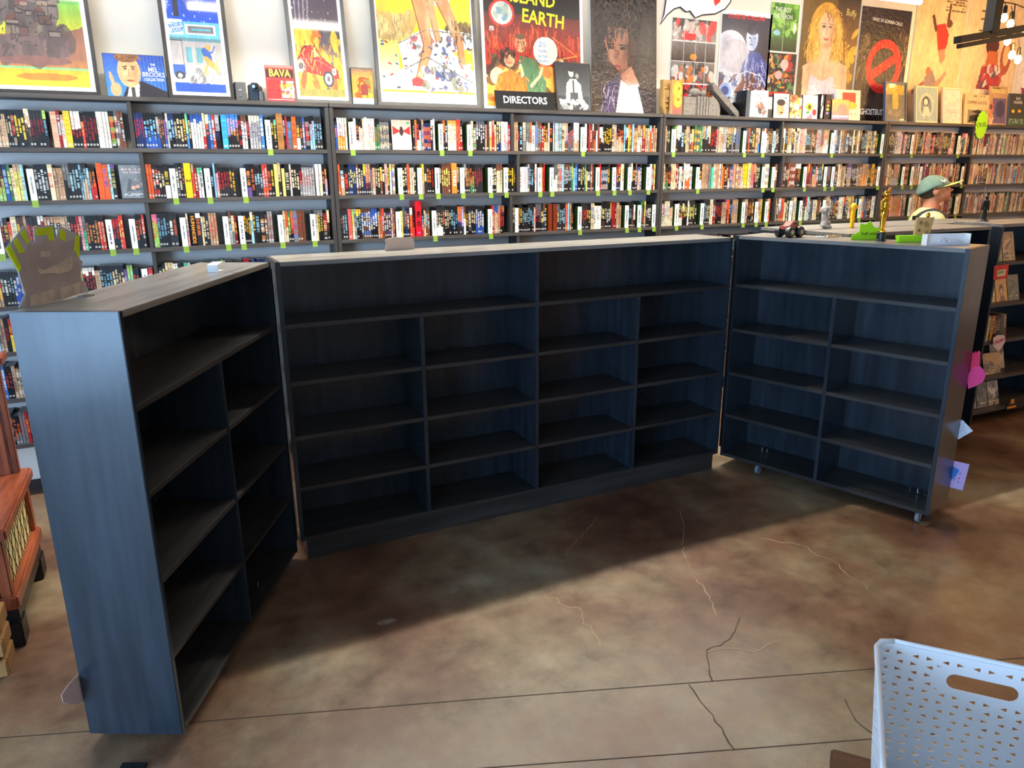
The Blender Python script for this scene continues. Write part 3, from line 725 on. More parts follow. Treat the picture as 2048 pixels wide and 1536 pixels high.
def pinned(name, label, uL, uR, vT, vB, cv, mat='print', border=0.0, yy=5.024, cat='poster'):
    a = PY(uL, vB, yy); b2 = PY(uR, vB, yy); t = PY((uL+uR)/2, vT, yy)
    r = tag(empty(name, (a.x, yy, a.z)), label, cat); w = b2.x-a.x; h = t.z-a.z
    box('sheet', 'white_card', r, 0, w, 0, 0.002, 0, h, 0); art(r, w-2*border, h-2*border, cv, mat, -0.0007, border, border)
    return r, w, h
def boxed(name, label, uL, uR, vB, h, cv, th=0.016, yb=4.90, lean=4.0, side='black_plastic', cat='disc case', mat='print', group=None, rz=0.0):
    r, w = lean_root(name, uL, uR, vB, yb, lean); tag(r, label, cat, group)
    box('shell', side, r, 0, w, 0, th, 0, h, 0.001); art(r, w-0.004, h-0.004, cv, mat, -0.0006, 0.002, 0.002); r.rotation_euler.z = rz
    return r, w

# 1  machine on a plain, green to yellow sky
c = Canvas(170, 240, (120, 190, 120)); c.g(0, 0, 1, 0.45, (70, 150, 110), (110, 180, 80)); c.g(0, 0.45, 1, 0.62, (130, 196, 70), (222, 206, 40)); c.g(0, 0.62, 1, 0.86, (150, 100, 60), (170, 110, 60)); c.p([(0.55, 0.66), (0.75, 0.6), (1, 0.56), (1, 0.8), (0.55, 0.8)], (150, 96, 70))
c.blobs(0.08, 0.12, 0.72, 0.70, [(120, 104, 96), (92, 78, 74), (140, 118, 104), (70, 56, 54), (110, 90, 88)], 130, 0.02, 0.13); c.blobs(0.1, 0.6, 0.8, 0.78, [(110, 84, 80), (84, 66, 64)], 40, 0.04, 0.12)

for k in range(26):
    x_, y_, w_, h_ = c.rs.uniform(0.08, 0.66), c.rs.uniform(0.14, 0.68), c.rs.uniform(0.04, 0.13), c.rs.uniform(0.02, 0.06)
    c.r(x_, y_, x_+w_, y_+h_, [(126, 108, 98), (150, 124, 108), (96, 78, 76), (108, 70, 62)][k % 4]); c.ln([(x_, y_+h_), (x_, y_), (x_+w_, y_), (x_+w_, y_+h_), (x_, y_+h_)], 0.008, (46, 36, 36))
    if k % 3 == 0: c.p([(x_-0.01, y_), (x_+w_/2, y_-0.03), (x_+w_+0.01, y_)], (120, 70, 60))
for k in range(16):
    x_, y_ = c.rs.uniform(0.1, 0.8), c.rs.uniform(0.12, 0.6); c.ln([(x_, y_), (x_+c.rs.uniform(-.1, .1), y_-c.rs.uniform(.02, .07))], 0.01, (60, 46, 44))
c.ln([(0.2, 0.7), (0.12, 0.8)], 0.03, (80, 62, 60)); c.ln([(0.6, 0.7), (0.7, 0.79)], 0.03, (80, 62, 60)); c.ln([(0.4, 0.7), (0.42, 0.8)], 0.03, (80, 62, 60))
c.spk(0.1, 0.15, 0.75, 0.75, (50, 40, 40), 90, 0.008); c.e(0.45, 0.81, 0.38, 0.035, (120, 78, 70)); c.g(0, 0.87, 1, 1.0, (226, 160, 30), (240, 196, 40)); c.e(0.55, 0.93, 0.32, 0.03, (200, 120, 30)); c.nz(0.12, 14)
c.remap(0.60, 0.70)
framed('framed_poster', 'large framed poster of a brown machine under a green and yellow sky', -22, 204, 205, 0.98, c, mat_w=0.022)
# 2  boxed set with a portrait on blue
c = Canvas(110, 76, (40, 80, 170)); c.g(0, 0, 1, 1, (44, 76, 160), (70, 130, 214))
for i in range(9): c.p([(0.55+i*.06, 0), (0.58+i*.06, 0), (0.64+i*.06, 1), (0.6+i*.06, 1)], (30, 56, 130), 0.6)
c.p([(0.25, 1), (0.36, 0.7), (0.6, 0.62), (1, 0.86), (1, 1)], (38, 34, 40)); c.p([(0.32, 1), (0.38, 0.72), (0.55, 0.68), (0.52, 1)], (232, 226, 220)); c.r(0.40, 0.78, 0.46, 1, (70, 60, 56))
c.e(0.40, 0.40, 0.19, 0.38, (222, 156, 110)); c.e(0.38, 0.06, 0.2, 0.13, (120, 76, 46)); c.e(0.34, 0.34, 0.025, 0.03, (50, 36, 30)); c.e(0.47, 0.34, 0.025, 0.03, (50, 36, 30)); c.e(0.41, 0.62, 0.07, 0.025, (150, 80, 64)); c.e(0.15, 0.84, 0.09, 0.16, (214, 150, 108)); c.e(0.10, 0.58, 0.03, 0.16, (214, 150, 108), 1, -8); c.soft(0.50, 0.42, 0.06, 0.25, (180, 116, 78), 0.7); c.soft(0.34, 0.44, 0.06, 0.1, (238, 184, 140), 0.6); c.ln([(0.40, 0.36), (0.385, 0.5), (0.42, 0.52)], 0.014, (170, 106, 74)); c.ln([(0.31, 0.29), (0.37, 0.28)], 0.02, (90, 56, 40)); c.ln([(0.44, 0.28), (0.5, 0.29)], 0.02, (90, 56, 40)); c.hair(0.22, 0.58, 0.0, 0.08, 0.1, 0.08, [(96, 60, 38), (150, 100, 64)], 30, 0.014)
r, wd = boxed('boxed_set', 'wide blue boxed set with a man in a suit raising a finger', 216, 337, 197, 0.222, c, th=0.03, yb=4.885, lean=3)
for i, (s_, sz) in enumerate((('THE', 0.016), ('MEL', 0.034), ('BROOKS', 0.034), ('COLLECTION', 0.019))): text(s_, sz, 'ink_white', r, TXZ(wd*0.80, -0.001, 0.172-i*0.026, 0), xs=0.86, bold=0.005)
# 3  blue night, pale building, runner
c = Canvas(110, 196, (20, 70, 190)); c.g(0, 0, 1, 0.5, (14, 44, 150), (20, 84, 214)); c.spk(0, 0, 1, 0.48, (220, 232, 250), 110, 0.008)
c.p([(0.12, 0), (0.20, 0), (0.24, 0.46), (0.14, 0.46)], (40, 40, 60))
for i in range(6): c.p([(0.18, 0.40-i*.05), (0.5, 0.3-i*.05), (0.5, 0.306-i*.05)], (40, 40, 60))
c.r(0, 0.48, 1, 0.60, (110, 196, 214)); c.r(0.32, 0.50, 0.92, 0.575, (240, 240, 240)); c.r(0.37, 0.515, 0.87, 0.56, (130, 124, 124)); c.r(0.45, 0.53, 0.82, 0.545, (90, 190, 206)); c.r(0.0, 0.475, 0.28, 0.58, (226, 240, 242))
c.r(0, 0.60, 1, 0.80, (178, 170, 166)); c.r(0, 0.60, 1, 0.62, (96, 140, 150)); c.r(0.28, 0.67, 0.4, 0.78, (96, 156, 164)); c.r(0.48, 0.67, 0.6, 0.78, (96, 156, 164)); c.r(0, 0.8, 1, 0.93, (236, 232, 228)); c.blobs(0.3, 0.85, 1, 0.93, [(190, 180, 176), (120, 116, 116), (232, 232, 236)], 40, 0.02, 0.07)
c.e(0.72, 0.67, 0.06, 0.022, (206, 150, 60)); c.e(0.69, 0.72, 0.1, 0.045, (40, 84, 160), 1, 20); c.e(0.74, 0.78, 0.13, 0.03, (196, 148, 70), 1, 20); c.e(0.64, 0.84, 0.04, 0.05, (226, 190, 120)); c.e(0.86, 0.82, 0.04, 0.05, (226, 190, 120)); c.r(0, 0.80, 0.24, 0.88, (50, 90, 170)); c.e(0.12, 0.88, 0.1, 0.03, (50, 50, 56)); c.e(0.12, 0.88, 0.05, 0.016, (200, 200, 200)); c.r(0, 0.94, 1, 1, (24, 70, 170)); c.hair(0.05, 0.5, 0.05, 0.36, 0.3, 0.14, [(34, 34, 52)], 26, 0.007); c.ln([(0, 0.62), (0.22, 0.62), (0.22, 0.80)], 0.012, (50, 46, 50)); c.ln([(0.66, 0.70), (0.80, 0.70), (0.86, 0.655)], 0.022, (40, 84, 160)); c.ln([(0.6, 0.86), (0.7, 0.79), (0.86, 0.82), (0.9, 0.87)], 0.03, (196, 150, 76)); c.hair(0.3, 0.95, 0.85, 0.91, 0.08, 0.03, [(60, 60, 66), (120, 116, 120), (240, 240, 244)], 60, 0.008); c.ln([(0.03, 0.50), (0.25, 0.49)], 0.006, (90, 190, 206)); c.ln([(0.03, 0.565), (0.25, 0.555)], 0.006, (90, 190, 206))
c.remap(0.48, 0.575)
r, wd = framed('framed_poster', 'framed poster of a starry blue night over a pale shop front', 339, 469, 196, 0.98, c, mat_w=0.02)
text('SHORT\nSTOP', 0.026, 'blue_ink', r, TXZ(0.085, -0.0004, 0.385, R_(14)), bold=0.02)
# 5  red film book
c = Canvas(50, 72, (220, 50, 50)); c.r(0, 0.10, 1, 0.34, (60, 20, 16)); c.r(0, 0.0, 1, 0.05, (236, 120, 110)); c.lines(0.04, 0.42, 0.46, 0.92, (150, 20, 24), 12, 0.75); c.r(0.52, 0.42, 0.98, 0.9, (236, 190, 170)); c.blobs(0.55, 0.44, 0.96, 0.88, [(240, 220, 210), (60, 30, 30), (230, 160, 40), (200, 40, 40)], 26, 0.03, 0.09); c.lines(0.05, 0.94, 0.95, 0.97, (250, 240, 220), 1, 0.9)
r, wd = boxed('film_book', 'red book with four large orange capitals leaning beside the hot rod poster', 536, 592, 201, 0.205, c, th=0.012, yb=4.88, lean=5, side='red_sign', cat='book')
plain('bava_orange', (240, 172, 70), 0.5); text('BAVA', 0.058, 'bava_orange', r, TXZ(wd/2, -0.001, 0.16, 0), xs=0.86, bold=0.03)
# 6  hot rod
c = Canvas(110, 196, (84, 72, 84)); c.g(0, 0, 1, 0.6, (92, 80, 100), (78, 62, 72)); c.spk(0, 0.05, 1, 0.6, (226, 220, 214), 70, 0.010)
for i in range(4): c.p([(0.05+i*.08, 0.55), (0.06+i*.10, 0.3), (0.3+i*.1, 0.18), (0.09+i*.10, 0.32), (0.08+i*.08, 0.55)], (150, 140, 156))
c.p([(0.55, 0.18), (0.7, 0.24), (0.82, 0.34), (0.72, 0.36), (0.6, 0.27)], (226, 180, 50)); c.g(0, 0.64, 1, 0.94, (240, 200, 40), (244, 120, 36)); c.blobs(0, 0.56, 0.5, 0.7, [(240, 200, 50), (238, 110, 40), (246, 230, 110)], 40, 0.03, 0.1); c.blobs(0, 0.82, 1, 0.95, [(246, 220, 60), (236, 90, 40), (240, 160, 40), (220, 60, 40)], 60, 0.03, 0.1); c.blobs(0.4, 0.6, 1, 0.75, [(150, 110, 100), (240, 200, 60), (100, 90, 100), (230, 120, 40)], 40, 0.03, 0.09)
c.p([(0.02, 0.76), (0.16, 0.67), (0.42, 0.66), (0.55, 0.74), (0.88, 0.82), (0.9, 0.88), (0.5, 0.86), (0.05, 0.83)], (206, 34, 40)); c.p([(0.36, 0.74), (0.40, 0.67), (0.50, 0.73)], (240, 220, 120)); c.e(0.08, 0.80, 0.09, 0.045, (196, 190, 196)); c.e(0.08, 0.80, 0.05, 0.024, (80, 76, 84)); c.e(0.66, 0.88, 0.12, 0.056, (60, 56, 64)); c.e(0.66, 0.88, 0.08, 0.038, (206, 204, 208)); c.e(0.66, 0.88, 0.035, 0.018, (90, 86, 92)); c.r(0, 0.95, 1, 1, (138, 128, 60)); c.ln([(0.02, 0.76), (0.16, 0.67), (0.42, 0.66), (0.55, 0.74), (0.88, 0.82), (0.9, 0.88)], 0.012, (90, 20, 24)); c.ln([(0.36, 0.84), (0.38, 0.67)], 0.012, (90, 20, 24)); c.ln([(0.1, 0.75), (0.5, 0.76), (0.8, 0.82)], 0.012, (240, 110, 100)); c.hair(0, 1, 0.62, 0.9, 0.1, 0.05, [(246, 230, 90), (236, 90, 36), (250, 170, 50), (120, 40, 40)], 90, 0.012); c.e(0.66, 0.88, 0.12, 0.056, (60, 56, 64)); c.e(0.66, 0.88, 0.08, 0.038, (206, 204, 208)); c.e(0.66, 0.88, 0.035, 0.018, (90, 86, 92)); c.e(0.8, 0.83, 0.05, 0.024, (214, 212, 216)); c.e(0.8, 0.83, 0.03, 0.014, (130, 126, 130))
framed('framed_poster', 'grey framed poster of a red hot rod driving out of flames', 589, 705, 205, 0.96, c, frame='frame_grey', mat_w=0.02, lean=8.5)
# 7  small boxed tape
c = Canvas(34, 60, (236, 140, 60)); c.g(0, 0, 1, 0.3, (110, 96, 90), (230, 150, 60)); c.e(0.55, 0.45, 0.32, 0.2, (206, 60, 40)); c.blobs(0.1, 0.3, 0.9, 0.8, [(240, 170, 50), (150, 70, 40), (110, 130, 70), (220, 80, 50)], 30, 0.05, 0.16); c.r(0.4, 0.45, 0.75, 0.75, (130, 60, 50)); c.g(0, 0.84, 1, 1, (220, 226, 230), (120, 170, 210)); c.lines(0.3, 0.06, 0.9, 0.16, (250, 150, 50), 2)
boxed('tape_box', 'small orange boxed tape between the hot rod and yellow posters', 706, 749, 207, 0.215, c, th=0.028, yb=4.885, lean=2, cat='tape box')
# 8  yellow poster
c = Canvas(180, 210, (246, 228, 40)); c.g(0, 0, 1, 0.5, (244, 222, 30), (250, 236, 60)); c.blobs(0.0, 0.42, 0.35, 0.6, [(214, 180, 110), (230, 200, 130), (200, 160, 90)], 46, 0.02, 0.08); c.blobs(0.72, 0.46, 1, 0.6, [(120, 90, 50), (70, 56, 40), (160, 120, 60)], 40, 0.02, 0.06)
c.p([(0.04, 0.3), (0.08, 0.18), (0.10, 0.3), (0.12, 0.42), (0.02, 0.42)], (226, 190, 60)); c.p([(0.2, 0.62), (0.5, 0.5), (1, 0.52), (1, 0.62), (0.78, 0.66), (1, 0.78), (1, 0.93), (0, 0.93), (0, 0.86), (0.24, 0.78)], (240, 236, 226)); c.g(0.0, 0.6, 0.2, 0.86, (236, 222, 110), (226, 210, 170)); c.blobs(0.3, 0.55, 1, 0.92, [(60, 60, 66), (190, 60, 50), (60, 90, 170), (250, 250, 250), (150, 146, 140)], 100, 0.008, 0.03)
c.p([(0.33, 0.1), (0.74, 0.06), (0.78, 0.34), (0.5, 0.36), (0.33, 0.32)], (248, 244, 236)); c.p([(0.36, 0.3), (0.52, 0.3), (0.56, 0.64), (0.44, 0.84), (0.36, 0.84), (0.46, 0.62)], (226, 156, 100)); c.p([(0.6, 0.3), (0.76, 0.3), (0.9, 0.56), (0.92, 0.74), (0.85, 0.74), (0.83, 0.6)], (226, 150, 96)); c.p([(0.50, 0.08), (0.58, 0.08), (0.62, 0.4), (0.66, 0.58), (0.6, 0.6), (0.54, 0.42)], (232, 166, 112)); c.e(0.38, 0.87, 0.07, 0.03, (206, 60, 60))
c.blobs(0.45, 0.76, 0.85, 0.92, [(230, 230, 232), (70, 80, 120), (110, 106, 80), (40, 44, 60)], 50, 0.01, 0.05); 
for k in range(40):
    x_, y_ = c.rs.uniform(0.02, 0.98), c.rs.uniform(0.58, 0.93); c.ln([(x_, y_), (x_+c.rs.uniform(.01, .03), y_-c.rs.uniform(-.01, .012))], 0.014, [(60, 64, 80), (190, 56, 50), (246, 246, 240), (70, 96, 160)][k % 4])
c.ln([(0.25, 0.79), (0.5, 0.7), (0.98, 0.86)], 0.008, (90, 84, 80)); c.ln([(0.2, 0.62), (0.5, 0.52), (0.98, 0.53)], 0.006, (120, 110, 90)); c.ln([(0.28, 0.63), (0.32, 0.93)], 0.01, (230, 226, 214)); c.ln([(0.56, 0.66), (0.57, 0.93)], 0.01, (230, 226, 214))
c.ln([(0.37, 0.31), (0.47, 0.62), (0.37, 0.84)], 0.010, (150, 84, 48)); c.ln([(0.52, 0.3), (0.56, 0.64), (0.44, 0.84)], 0.007, (150, 84, 48)); c.ln([(0.62, 0.31), (0.83, 0.6), (0.85, 0.74)], 0.010, (150, 84, 48)); c.ln([(0.51, 0.1), (0.55, 0.42), (0.61, 0.6)], 0.007, (150, 84, 48)); c.soft(0.53, 0.45, 0.03, 0.14, (246, 204, 160), 0.7); c.soft(0.78, 0.46, 0.04, 0.12, (246, 200, 156), 0.6); c.hair(0.4, 0.74, 0.1, 0.3, 0.06, 0.06, [(190, 184, 176), (250, 248, 240)], 40, 0.006)
c.hair(0.72, 1, 0.44, 0.58, 0.02, 0.04, [(90, 66, 40), (60, 46, 36)], 40, 0.01); c.hair(0, 0.34, 0.42, 0.58, 0.01, 0.05, [(190, 160, 110), (150, 120, 80)], 50, 0.008)
c.r(0, 0.945, 1, 1, (248, 246, 236)); c.nz(0.06, 16)
r, wd = framed('framed_poster', 'largest framed poster, bright yellow with tan figures over a pale road', 757, 961, 212, 0.98, c, frame='frame_grey', fw=0.022, mat_w=0.012, mat='print')
text('ALLISON HAYES \u2022 WILLIAM HUDSON \u2022 YVETTE VICKERS \u2022', 0.026, 'ink', r, TXZ(wd/2, 0.0006, 0.068, 0), xs=0.72)
# 9  black and red poster with yellow capitals
c = Canvas(150, 205, (26, 20, 22)); c.g(0, 0.36, 1, 0.9, (90, 20, 18), (230, 70, 36))
for i in range(14): c.p([(i/14, 0.40+0.12*((i*37) % 5)/5), (i/14+0.03, 0.7), (i/14-0.02, 0.7)], (200, 40, 30), 0.8)
c.e(0.5, 0.9, 0.6, 0.2, (244, 170, 70)); c.blobs(0, 0.66, 1, 0.98, [(240, 200, 90), (226, 110, 50), (70, 40, 30), (240, 230, 170), (90, 90, 50)], 70, 0.02, 0.08)
c.e(0.18, 0.36, 0.13, 0.095, (206, 40, 36)); c.e(0.18, 0.36, 0.105, 0.077, (196, 206, 196)); c.blobs(0.12, 0.31, 0.24, 0.41, [(110, 150, 170), (170, 180, 160)], 14, 0.02, 0.04); c.e(0.07, 0.47, 0.025, 0.018, (240, 230, 220))
c.e(0.22, 0.66, 0.09, 0.07, (50, 34, 28)); c.e(0.24, 0.67, 0.055, 0.055, (236, 190, 140)); c.p([(0.06, 0.95), (0.12, 0.78), (0.26, 0.74), (0.42, 0.82), (0.46, 0.97), (0.06, 0.97)], (236, 116, 36)); c.e(0.36, 0.56, 0.06, 0.06, (230, 170, 120)); c.p([(0.34, 0.64), (0.5, 0.66), (0.62, 0.82), (0.6, 0.97), (0.44, 0.97), (0.4, 0.8)], (84, 120, 80)); c.hair(0, 1, 0.42, 0.62, 0.04, 0.1, [(220, 50, 36), (110, 20, 18), (240, 96, 40)], 120, 0.01); c.soft(0.24, 0.69, 0.05, 0.04, (190, 120, 80), 0.7); c.hair(0.14, 0.30, 0.60, 0.64, 0.05, 0.03, [(40, 26, 22), (70, 50, 36)], 40, 0.01); c.e(0.22, 0.665, 0.01, 0.006, (50, 30, 26)); c.e(0.28, 0.66, 0.01, 0.006, (50, 30, 26)); c.ln([(0.22, 0.70), (0.27, 0.695)], 0.008, (180, 60, 50)); c.e(0.36, 0.51, 0.06, 0.02, (110, 70, 44)); c.e(0.34, 0.55, 0.008, 0.005, (50, 30, 26)); c.e(0.39, 0.55, 0.008, 0.005, (50, 30, 26)); c.hair(0.1, 0.42, 0.78, 0.93, 0.05, 0.05, [(206, 84, 26), (250, 150, 60)], 50, 0.01); c.hair(0.42, 0.58, 0.7, 0.9, 0.03, 0.05, [(60, 92, 60), (120, 150, 100)], 30, 0.01); c.ln([(0.46, 0.85), (0.55, 0.78), (0.58, 0.72)], 0.03, (236, 190, 140)); c.ln([(0.7, 0.5), (0.95, 0.62)], 0.012, (240, 120, 50)); c.ln([(0.72, 0.66), (0.97, 0.62)], 0.012, (240, 150, 70)); c.e(0.62, 0.6, 0.13, 0.10, (250, 240, 220))
r, wd = loose('film_poster', 'cream bordered poster in black, red and orange with yellow capitals', 969, 1169, 214, 0.98, c, 'print', yb=4.94, lean=4.5, border=0.024)
plain('poster_yellow', (252, 232, 40), 0.5); text('ISLAND', 0.115, 'poster_yellow', r, TXZ(wd*0.50, -0.0012, 0.725, R_(-3)), xs=0.9, bold=0.02); text('EARTH', 0.12, 'poster_yellow', r, TXZ(wd*0.60, -0.0012, 0.60, R_(-5)), xs=0.9, bold=0.02)
for i, (s_, z) in enumerate((('2\u00bd', 0.47), ('YEARS', 0.425), ('IN THE', 0.39), ('MAKING!', 0.36))): text(s_, 0.05 if i == 0 else 0.026, 'blue_ink', r, TXZ(wd*0.585, -0.0012, z-0.03), xs=0.9)
# 10 black sign
r, wd = lean_root('lettered_sign', 993, 1111, 219, 4.872, 16); tag(r, 'black sign with white capitals standing in front of the red poster', 'sign')
MB().prism([(0, 0), (wd, 0), (wd, 0.125), (-0.0, 0.125)], 0, 0.004).build('board', 'matte_black', r); MB().prism([(0, 0), (wd, 0), (wd, 0.004), (0, 0.004)], 0.004, 0.05).build('foot', 'matte_black', r)
text('DIRECTORS', 0.068, 'ink_white', r, TXZ(wd/2, -0.001, 0.062), xs=0.94, bold=0.012)
# 11 framed black and white photograph
c = Canvas(56, 76, (44, 44, 46)); c.g(0, 0, 1, 0.7, (30, 30, 32), (70, 70, 72)); c.p([(0.25, 0.86), (0.3, 0.42), (0.42, 0.32), (0.6, 0.32), (0.74, 0.44), (0.8, 0.86), (0.68, 0.86), (0.62, 0.62), (0.4, 0.62), (0.38, 0.86)], (222, 220, 216)); c.e(0.46, 0.18, 0.08, 0.10, (200, 196, 190)); c.e(0.46, 0.11, 0.09, 0.05, (20, 20, 20)); c.e(0.64, 0.24, 0.05, 0.06, (150, 146, 142)); c.p([(0.49, 0.34), (0.53, 0.34), (0.54, 0.62), (0.49, 0.62)], (60, 58, 58)); c.r(0.4, 0.62, 0.64, 0.78, (60, 60, 62)); c.blobs(0.1, 0.8, 0.95, 0.98, [(200, 198, 194), (60, 60, 60), (130, 128, 126), (230, 228, 224)], 50, 0.02, 0.09); c.nz(0.2, 9)
framed('framed_photograph', 'small black framed black and white photograph of someone at a workbench', 1114, 1184, 222, 0.33, c, fw=0.010, mat_w=0.002, yb=4.885, lean=9)
# 12 dark portrait in clear plastic
c = Canvas(124, 220, (34, 28, 28)); c.g(0, 0, 1, 1, (30, 26, 28), (70, 56, 46)); c.e(0.40, 0.36, 0.36, 0.26, (30, 22, 22)); c.p([(0.2, 0.5), (0.26, 0.40), (0.55, 0.40), (0.62, 0.55), (0.56, 0.66), (0.44, 0.72), (0.3, 0.64)], (170, 110, 84)); c.e(0.3, 0.54, 0.05, 0.012, (40, 28, 26)); c.e(0.48, 0.54, 0.05, 0.012, (40, 28, 26)); c.p([(0.36, 0.55), (0.42, 0.55), (0.41, 0.61), (0.36, 0.61)], (140, 86, 66)); c.e(0.39, 0.665, 0.055, 0.01, (150, 70, 64)); c.p([(0.58, 0.42), (0.7, 0.5), (0.62, 0.72), (0.54, 0.7)], (80, 54, 44)); c.p([(0.44, 0.72), (0.6, 0.66), (0.72, 0.78), (0.6, 0.8), (0.46, 0.78)], (186, 126, 96)); c.p([(0.36, 1), (0.44, 0.76), (0.56, 0.8), (0.72, 0.78), (0.8, 1)], (230, 226, 220)); c.p([(0.14, 1), (0.24, 0.78), (0.44, 0.72), (0.34, 1)], (66, 54, 76)); c.p([(0.8, 1), (0.7, 0.8), (1, 0.84), (1, 1)], (50, 42, 44)); c.soft(0.56, 0.54, 0.10, 0.14, (70, 44, 36), 0.85); c.soft(0.3, 0.6, 0.07, 0.06, (206, 150, 116), 0.6); c.soft(0.37, 0.44, 0.14, 0.05, (120, 72, 56), 0.6); c.soft(0.44, 0.70, 0.10, 0.03, (90, 54, 44), 0.7); c.ln([(0.24, 0.52), (0.34, 0.515)], 0.018, (30, 22, 22)); c.ln([(0.43, 0.515), (0.55, 0.52)], 0.018, (30, 22, 22)); c.ln([(0.36, 0.53), (0.345, 0.60), (0.39, 0.615)], 0.010, (120, 72, 56)); c.soft(0.5, 0.76, 0.1, 0.04, (130, 84, 64), 0.6); c.hair(0.08, 0.72, 0.16, 0.42, 0.2, 0.1, [(18, 14, 16), (48, 36, 34), (70, 54, 46)], 150, 0.012); c.hair(0.22, 0.34, 0.36, 0.5, 0.05, 0.1, [(20, 16, 18), (40, 30, 28)], 26, 0.012); c.soft(0.55, 0.9, 0.12, 0.12, (250, 248, 244), 0.6); c.hair(0.14, 0.36, 0.78, 0.98, 0.1, 0.1, [(96, 80, 110), (40, 32, 46), (150, 136, 160)], 30, 0.012); c.soft(0.85, 0.6, 0.2, 0.25, (120, 104, 90), 0.35)
loose('film_poster', 'dark portrait poster wrapped in wrinkled clear plastic', 1184, 1313, 222, 0.98, c, 'print_gloss', yb=4.94, lean=4.2)
# 13 white paper cut-out with a black outline
yy = 5.022; pts = [(1330, -60), (1332, 0), (1328, 28), (1321, 48), (1334, 30), (1348, 18), (1360, 14), (1372, 24), (1380, 22), (1390, 36), (1405, 30), (1430, 28), (1450, 18), (1461, 4), (1466, -60)]
r = tag(empty('paper_cutout', PY(1395, 36, yy)), 'white paper cut-out with a black outline and a red patch, on the wall', 'cutout'); o = Vector(r.location)
MB().sheet([PY(u, v, yy)-o for u, v in pts], 0.003, (0, -1, 0)).build('sheet', 'white_card', r)
om = MB(); om.tube([PY(u, v, yy-0.003)-o for u, v in pts], 0.005, 6).build('outline', 'ink', r); MB().sheet([PY(u, v, yy-0.0032)-o for u, v in ((1428, -20), (1446, -20), (1440, 4), (1430, 12), (1428, 4))], 0.001, (0, -1, 0)).build('red_patch', 'red_sign', r)
# 14 pinned posters
c = Canvas(64, 120, (40, 34, 34)); c.g(0, 0, 1, 0.25, (60, 56, 56), (150, 140, 136)); c.blobs(0.02, 0.04, 0.98, 0.24, [(220, 60, 60), (230, 226, 220), (50, 40, 40), (200, 180, 170)], 34, 0.03, 0.10); c.r(0.25, 0.17, 0.55, 0.24, (220, 40, 44)); c.g(0, 0.26, 1, 0.50, (120, 110, 104), (60, 46, 40)); c.e(0.5, 0.44, 0.08, 0.04, (240, 140, 40)); c.g(0, 0.5, 1, 0.76, (140, 130, 124), (90, 76, 70)); c.blobs(0.05, 0.52, 0.95, 0.74, [(200, 120, 110), (230, 226, 220), (70, 50, 50), (230, 130, 60)], 34, 0.03, 0.09); c.blobs(0.02, 0.78, 0.98, 1, [(40, 30, 32), (200, 44, 50), (70, 60, 60), (230, 120, 60)], 44, 0.03, 0.1)
for q in (0.26, 0.5, 0.76): c.r(0, q-0.006, 1, q+0.004, (226, 222, 216))
for q in (0.28, 0.54, 0.78): c.r(q-0.008, 0, q+0.006, 1, (196, 190, 184), 0.7)
r, wd, h = pinned('fold_out_poster', 'creased dark fold-out poster with red patches beside the paper cut-out', 1338, 1424, 38, 206, c, 'print_gloss')
c = Canvas(96, 186, (30, 34, 60)); c.g(0, 0, 1, 0.9, (26, 28, 56), (70, 56, 60)); c.e(0.2, 0.4, 0.34, 0.22, (220, 220, 232)); c.e(0.3, 0.42, 0.3, 0.16, (200, 196, 206)); c.p([(0.45, 0.5), (0.6, 0.36), (0.8, 0.38), (0.96, 0.5), (0.98, 0.8), (0.4, 0.8)], (60, 76, 150)); c.e(0.62, 0.24, 0.12, 0.12, (200, 214, 236)); c.e(0.62, 0.15, 0.13, 0.06, (26, 26, 40)); c.e(0.57, 0.24, 0.02, 0.008, (30, 40, 70)); c.e(0.67, 0.24, 0.02, 0.008, (30, 40, 70)); c.p([(0.3, 0.6), (0.7, 0.56), (0.98, 0.74), (0.9, 0.9), (0.2, 0.86)], (110, 60, 40)); c.blobs(0, 0.62, 0.5, 0.84, [(90, 120, 190), (220, 226, 240), (60, 60, 90), (130, 80, 60)], 30, 0.03, 0.1); c.spk(0.2, 0.5, 0.95, 0.9, (214, 222, 240), 40, 0.018); c.soft(0.25, 0.45, 0.35, 0.25, (236, 232, 236), 0.5); c.soft(0.1, 0.3, 0.15, 0.12, (90, 86, 110), 0.5); c.hair(0.5, 0.74, 0.1, 0.15, 0.05, 0.04, [(20, 20, 32), (60, 60, 84)], 40, 0.012); c.soft(0.66, 0.27, 0.07, 0.09, (130, 150, 190), 0.7); c.ln([(0.6, 0.24), (0.595, 0.27), (0.62, 0.275)], 0.012, (110, 130, 170)); c.ln([(0.57, 0.30), (0.65, 0.302)], 0.012, (110, 90, 120)); c.ln([(0.54, 0.40), (0.52, 0.6)], 0.05, (190, 200, 226)); c.hair(0.5, 0.95, 0.42, 0.72, 0.12, 0.12, [(40, 50, 110), (110, 130, 200), (20, 24, 50), (190, 206, 240)], 60, 0.012); c.ln([(0.35, 0.62), (0.55, 0.56), (0.85, 0.6), (0.98, 0.7)], 0.02, (220, 226, 240)); c.hair(0.2, 0.95, 0.62, 0.86, 0.15, 0.06, [(150, 90, 60), (70, 40, 30), (226, 226, 240)], 60, 0.012); c.e(0.14, 0.76, 0.13, 0.075, (150, 176, 226)); c.e(0.14, 0.76, 0.08, 0.045, (70, 86, 140)); c.r(0, 0.88, 1, 1, (16, 14, 18)); c.r(0, 0, 1, 0.035, (240, 238, 236))
r, wd, h = pinned('film_poster', 'blue and brown poster of a figure on a motorbike with red top lettering', 1430, 1531, 20, 232, c, 'print', 0.01)
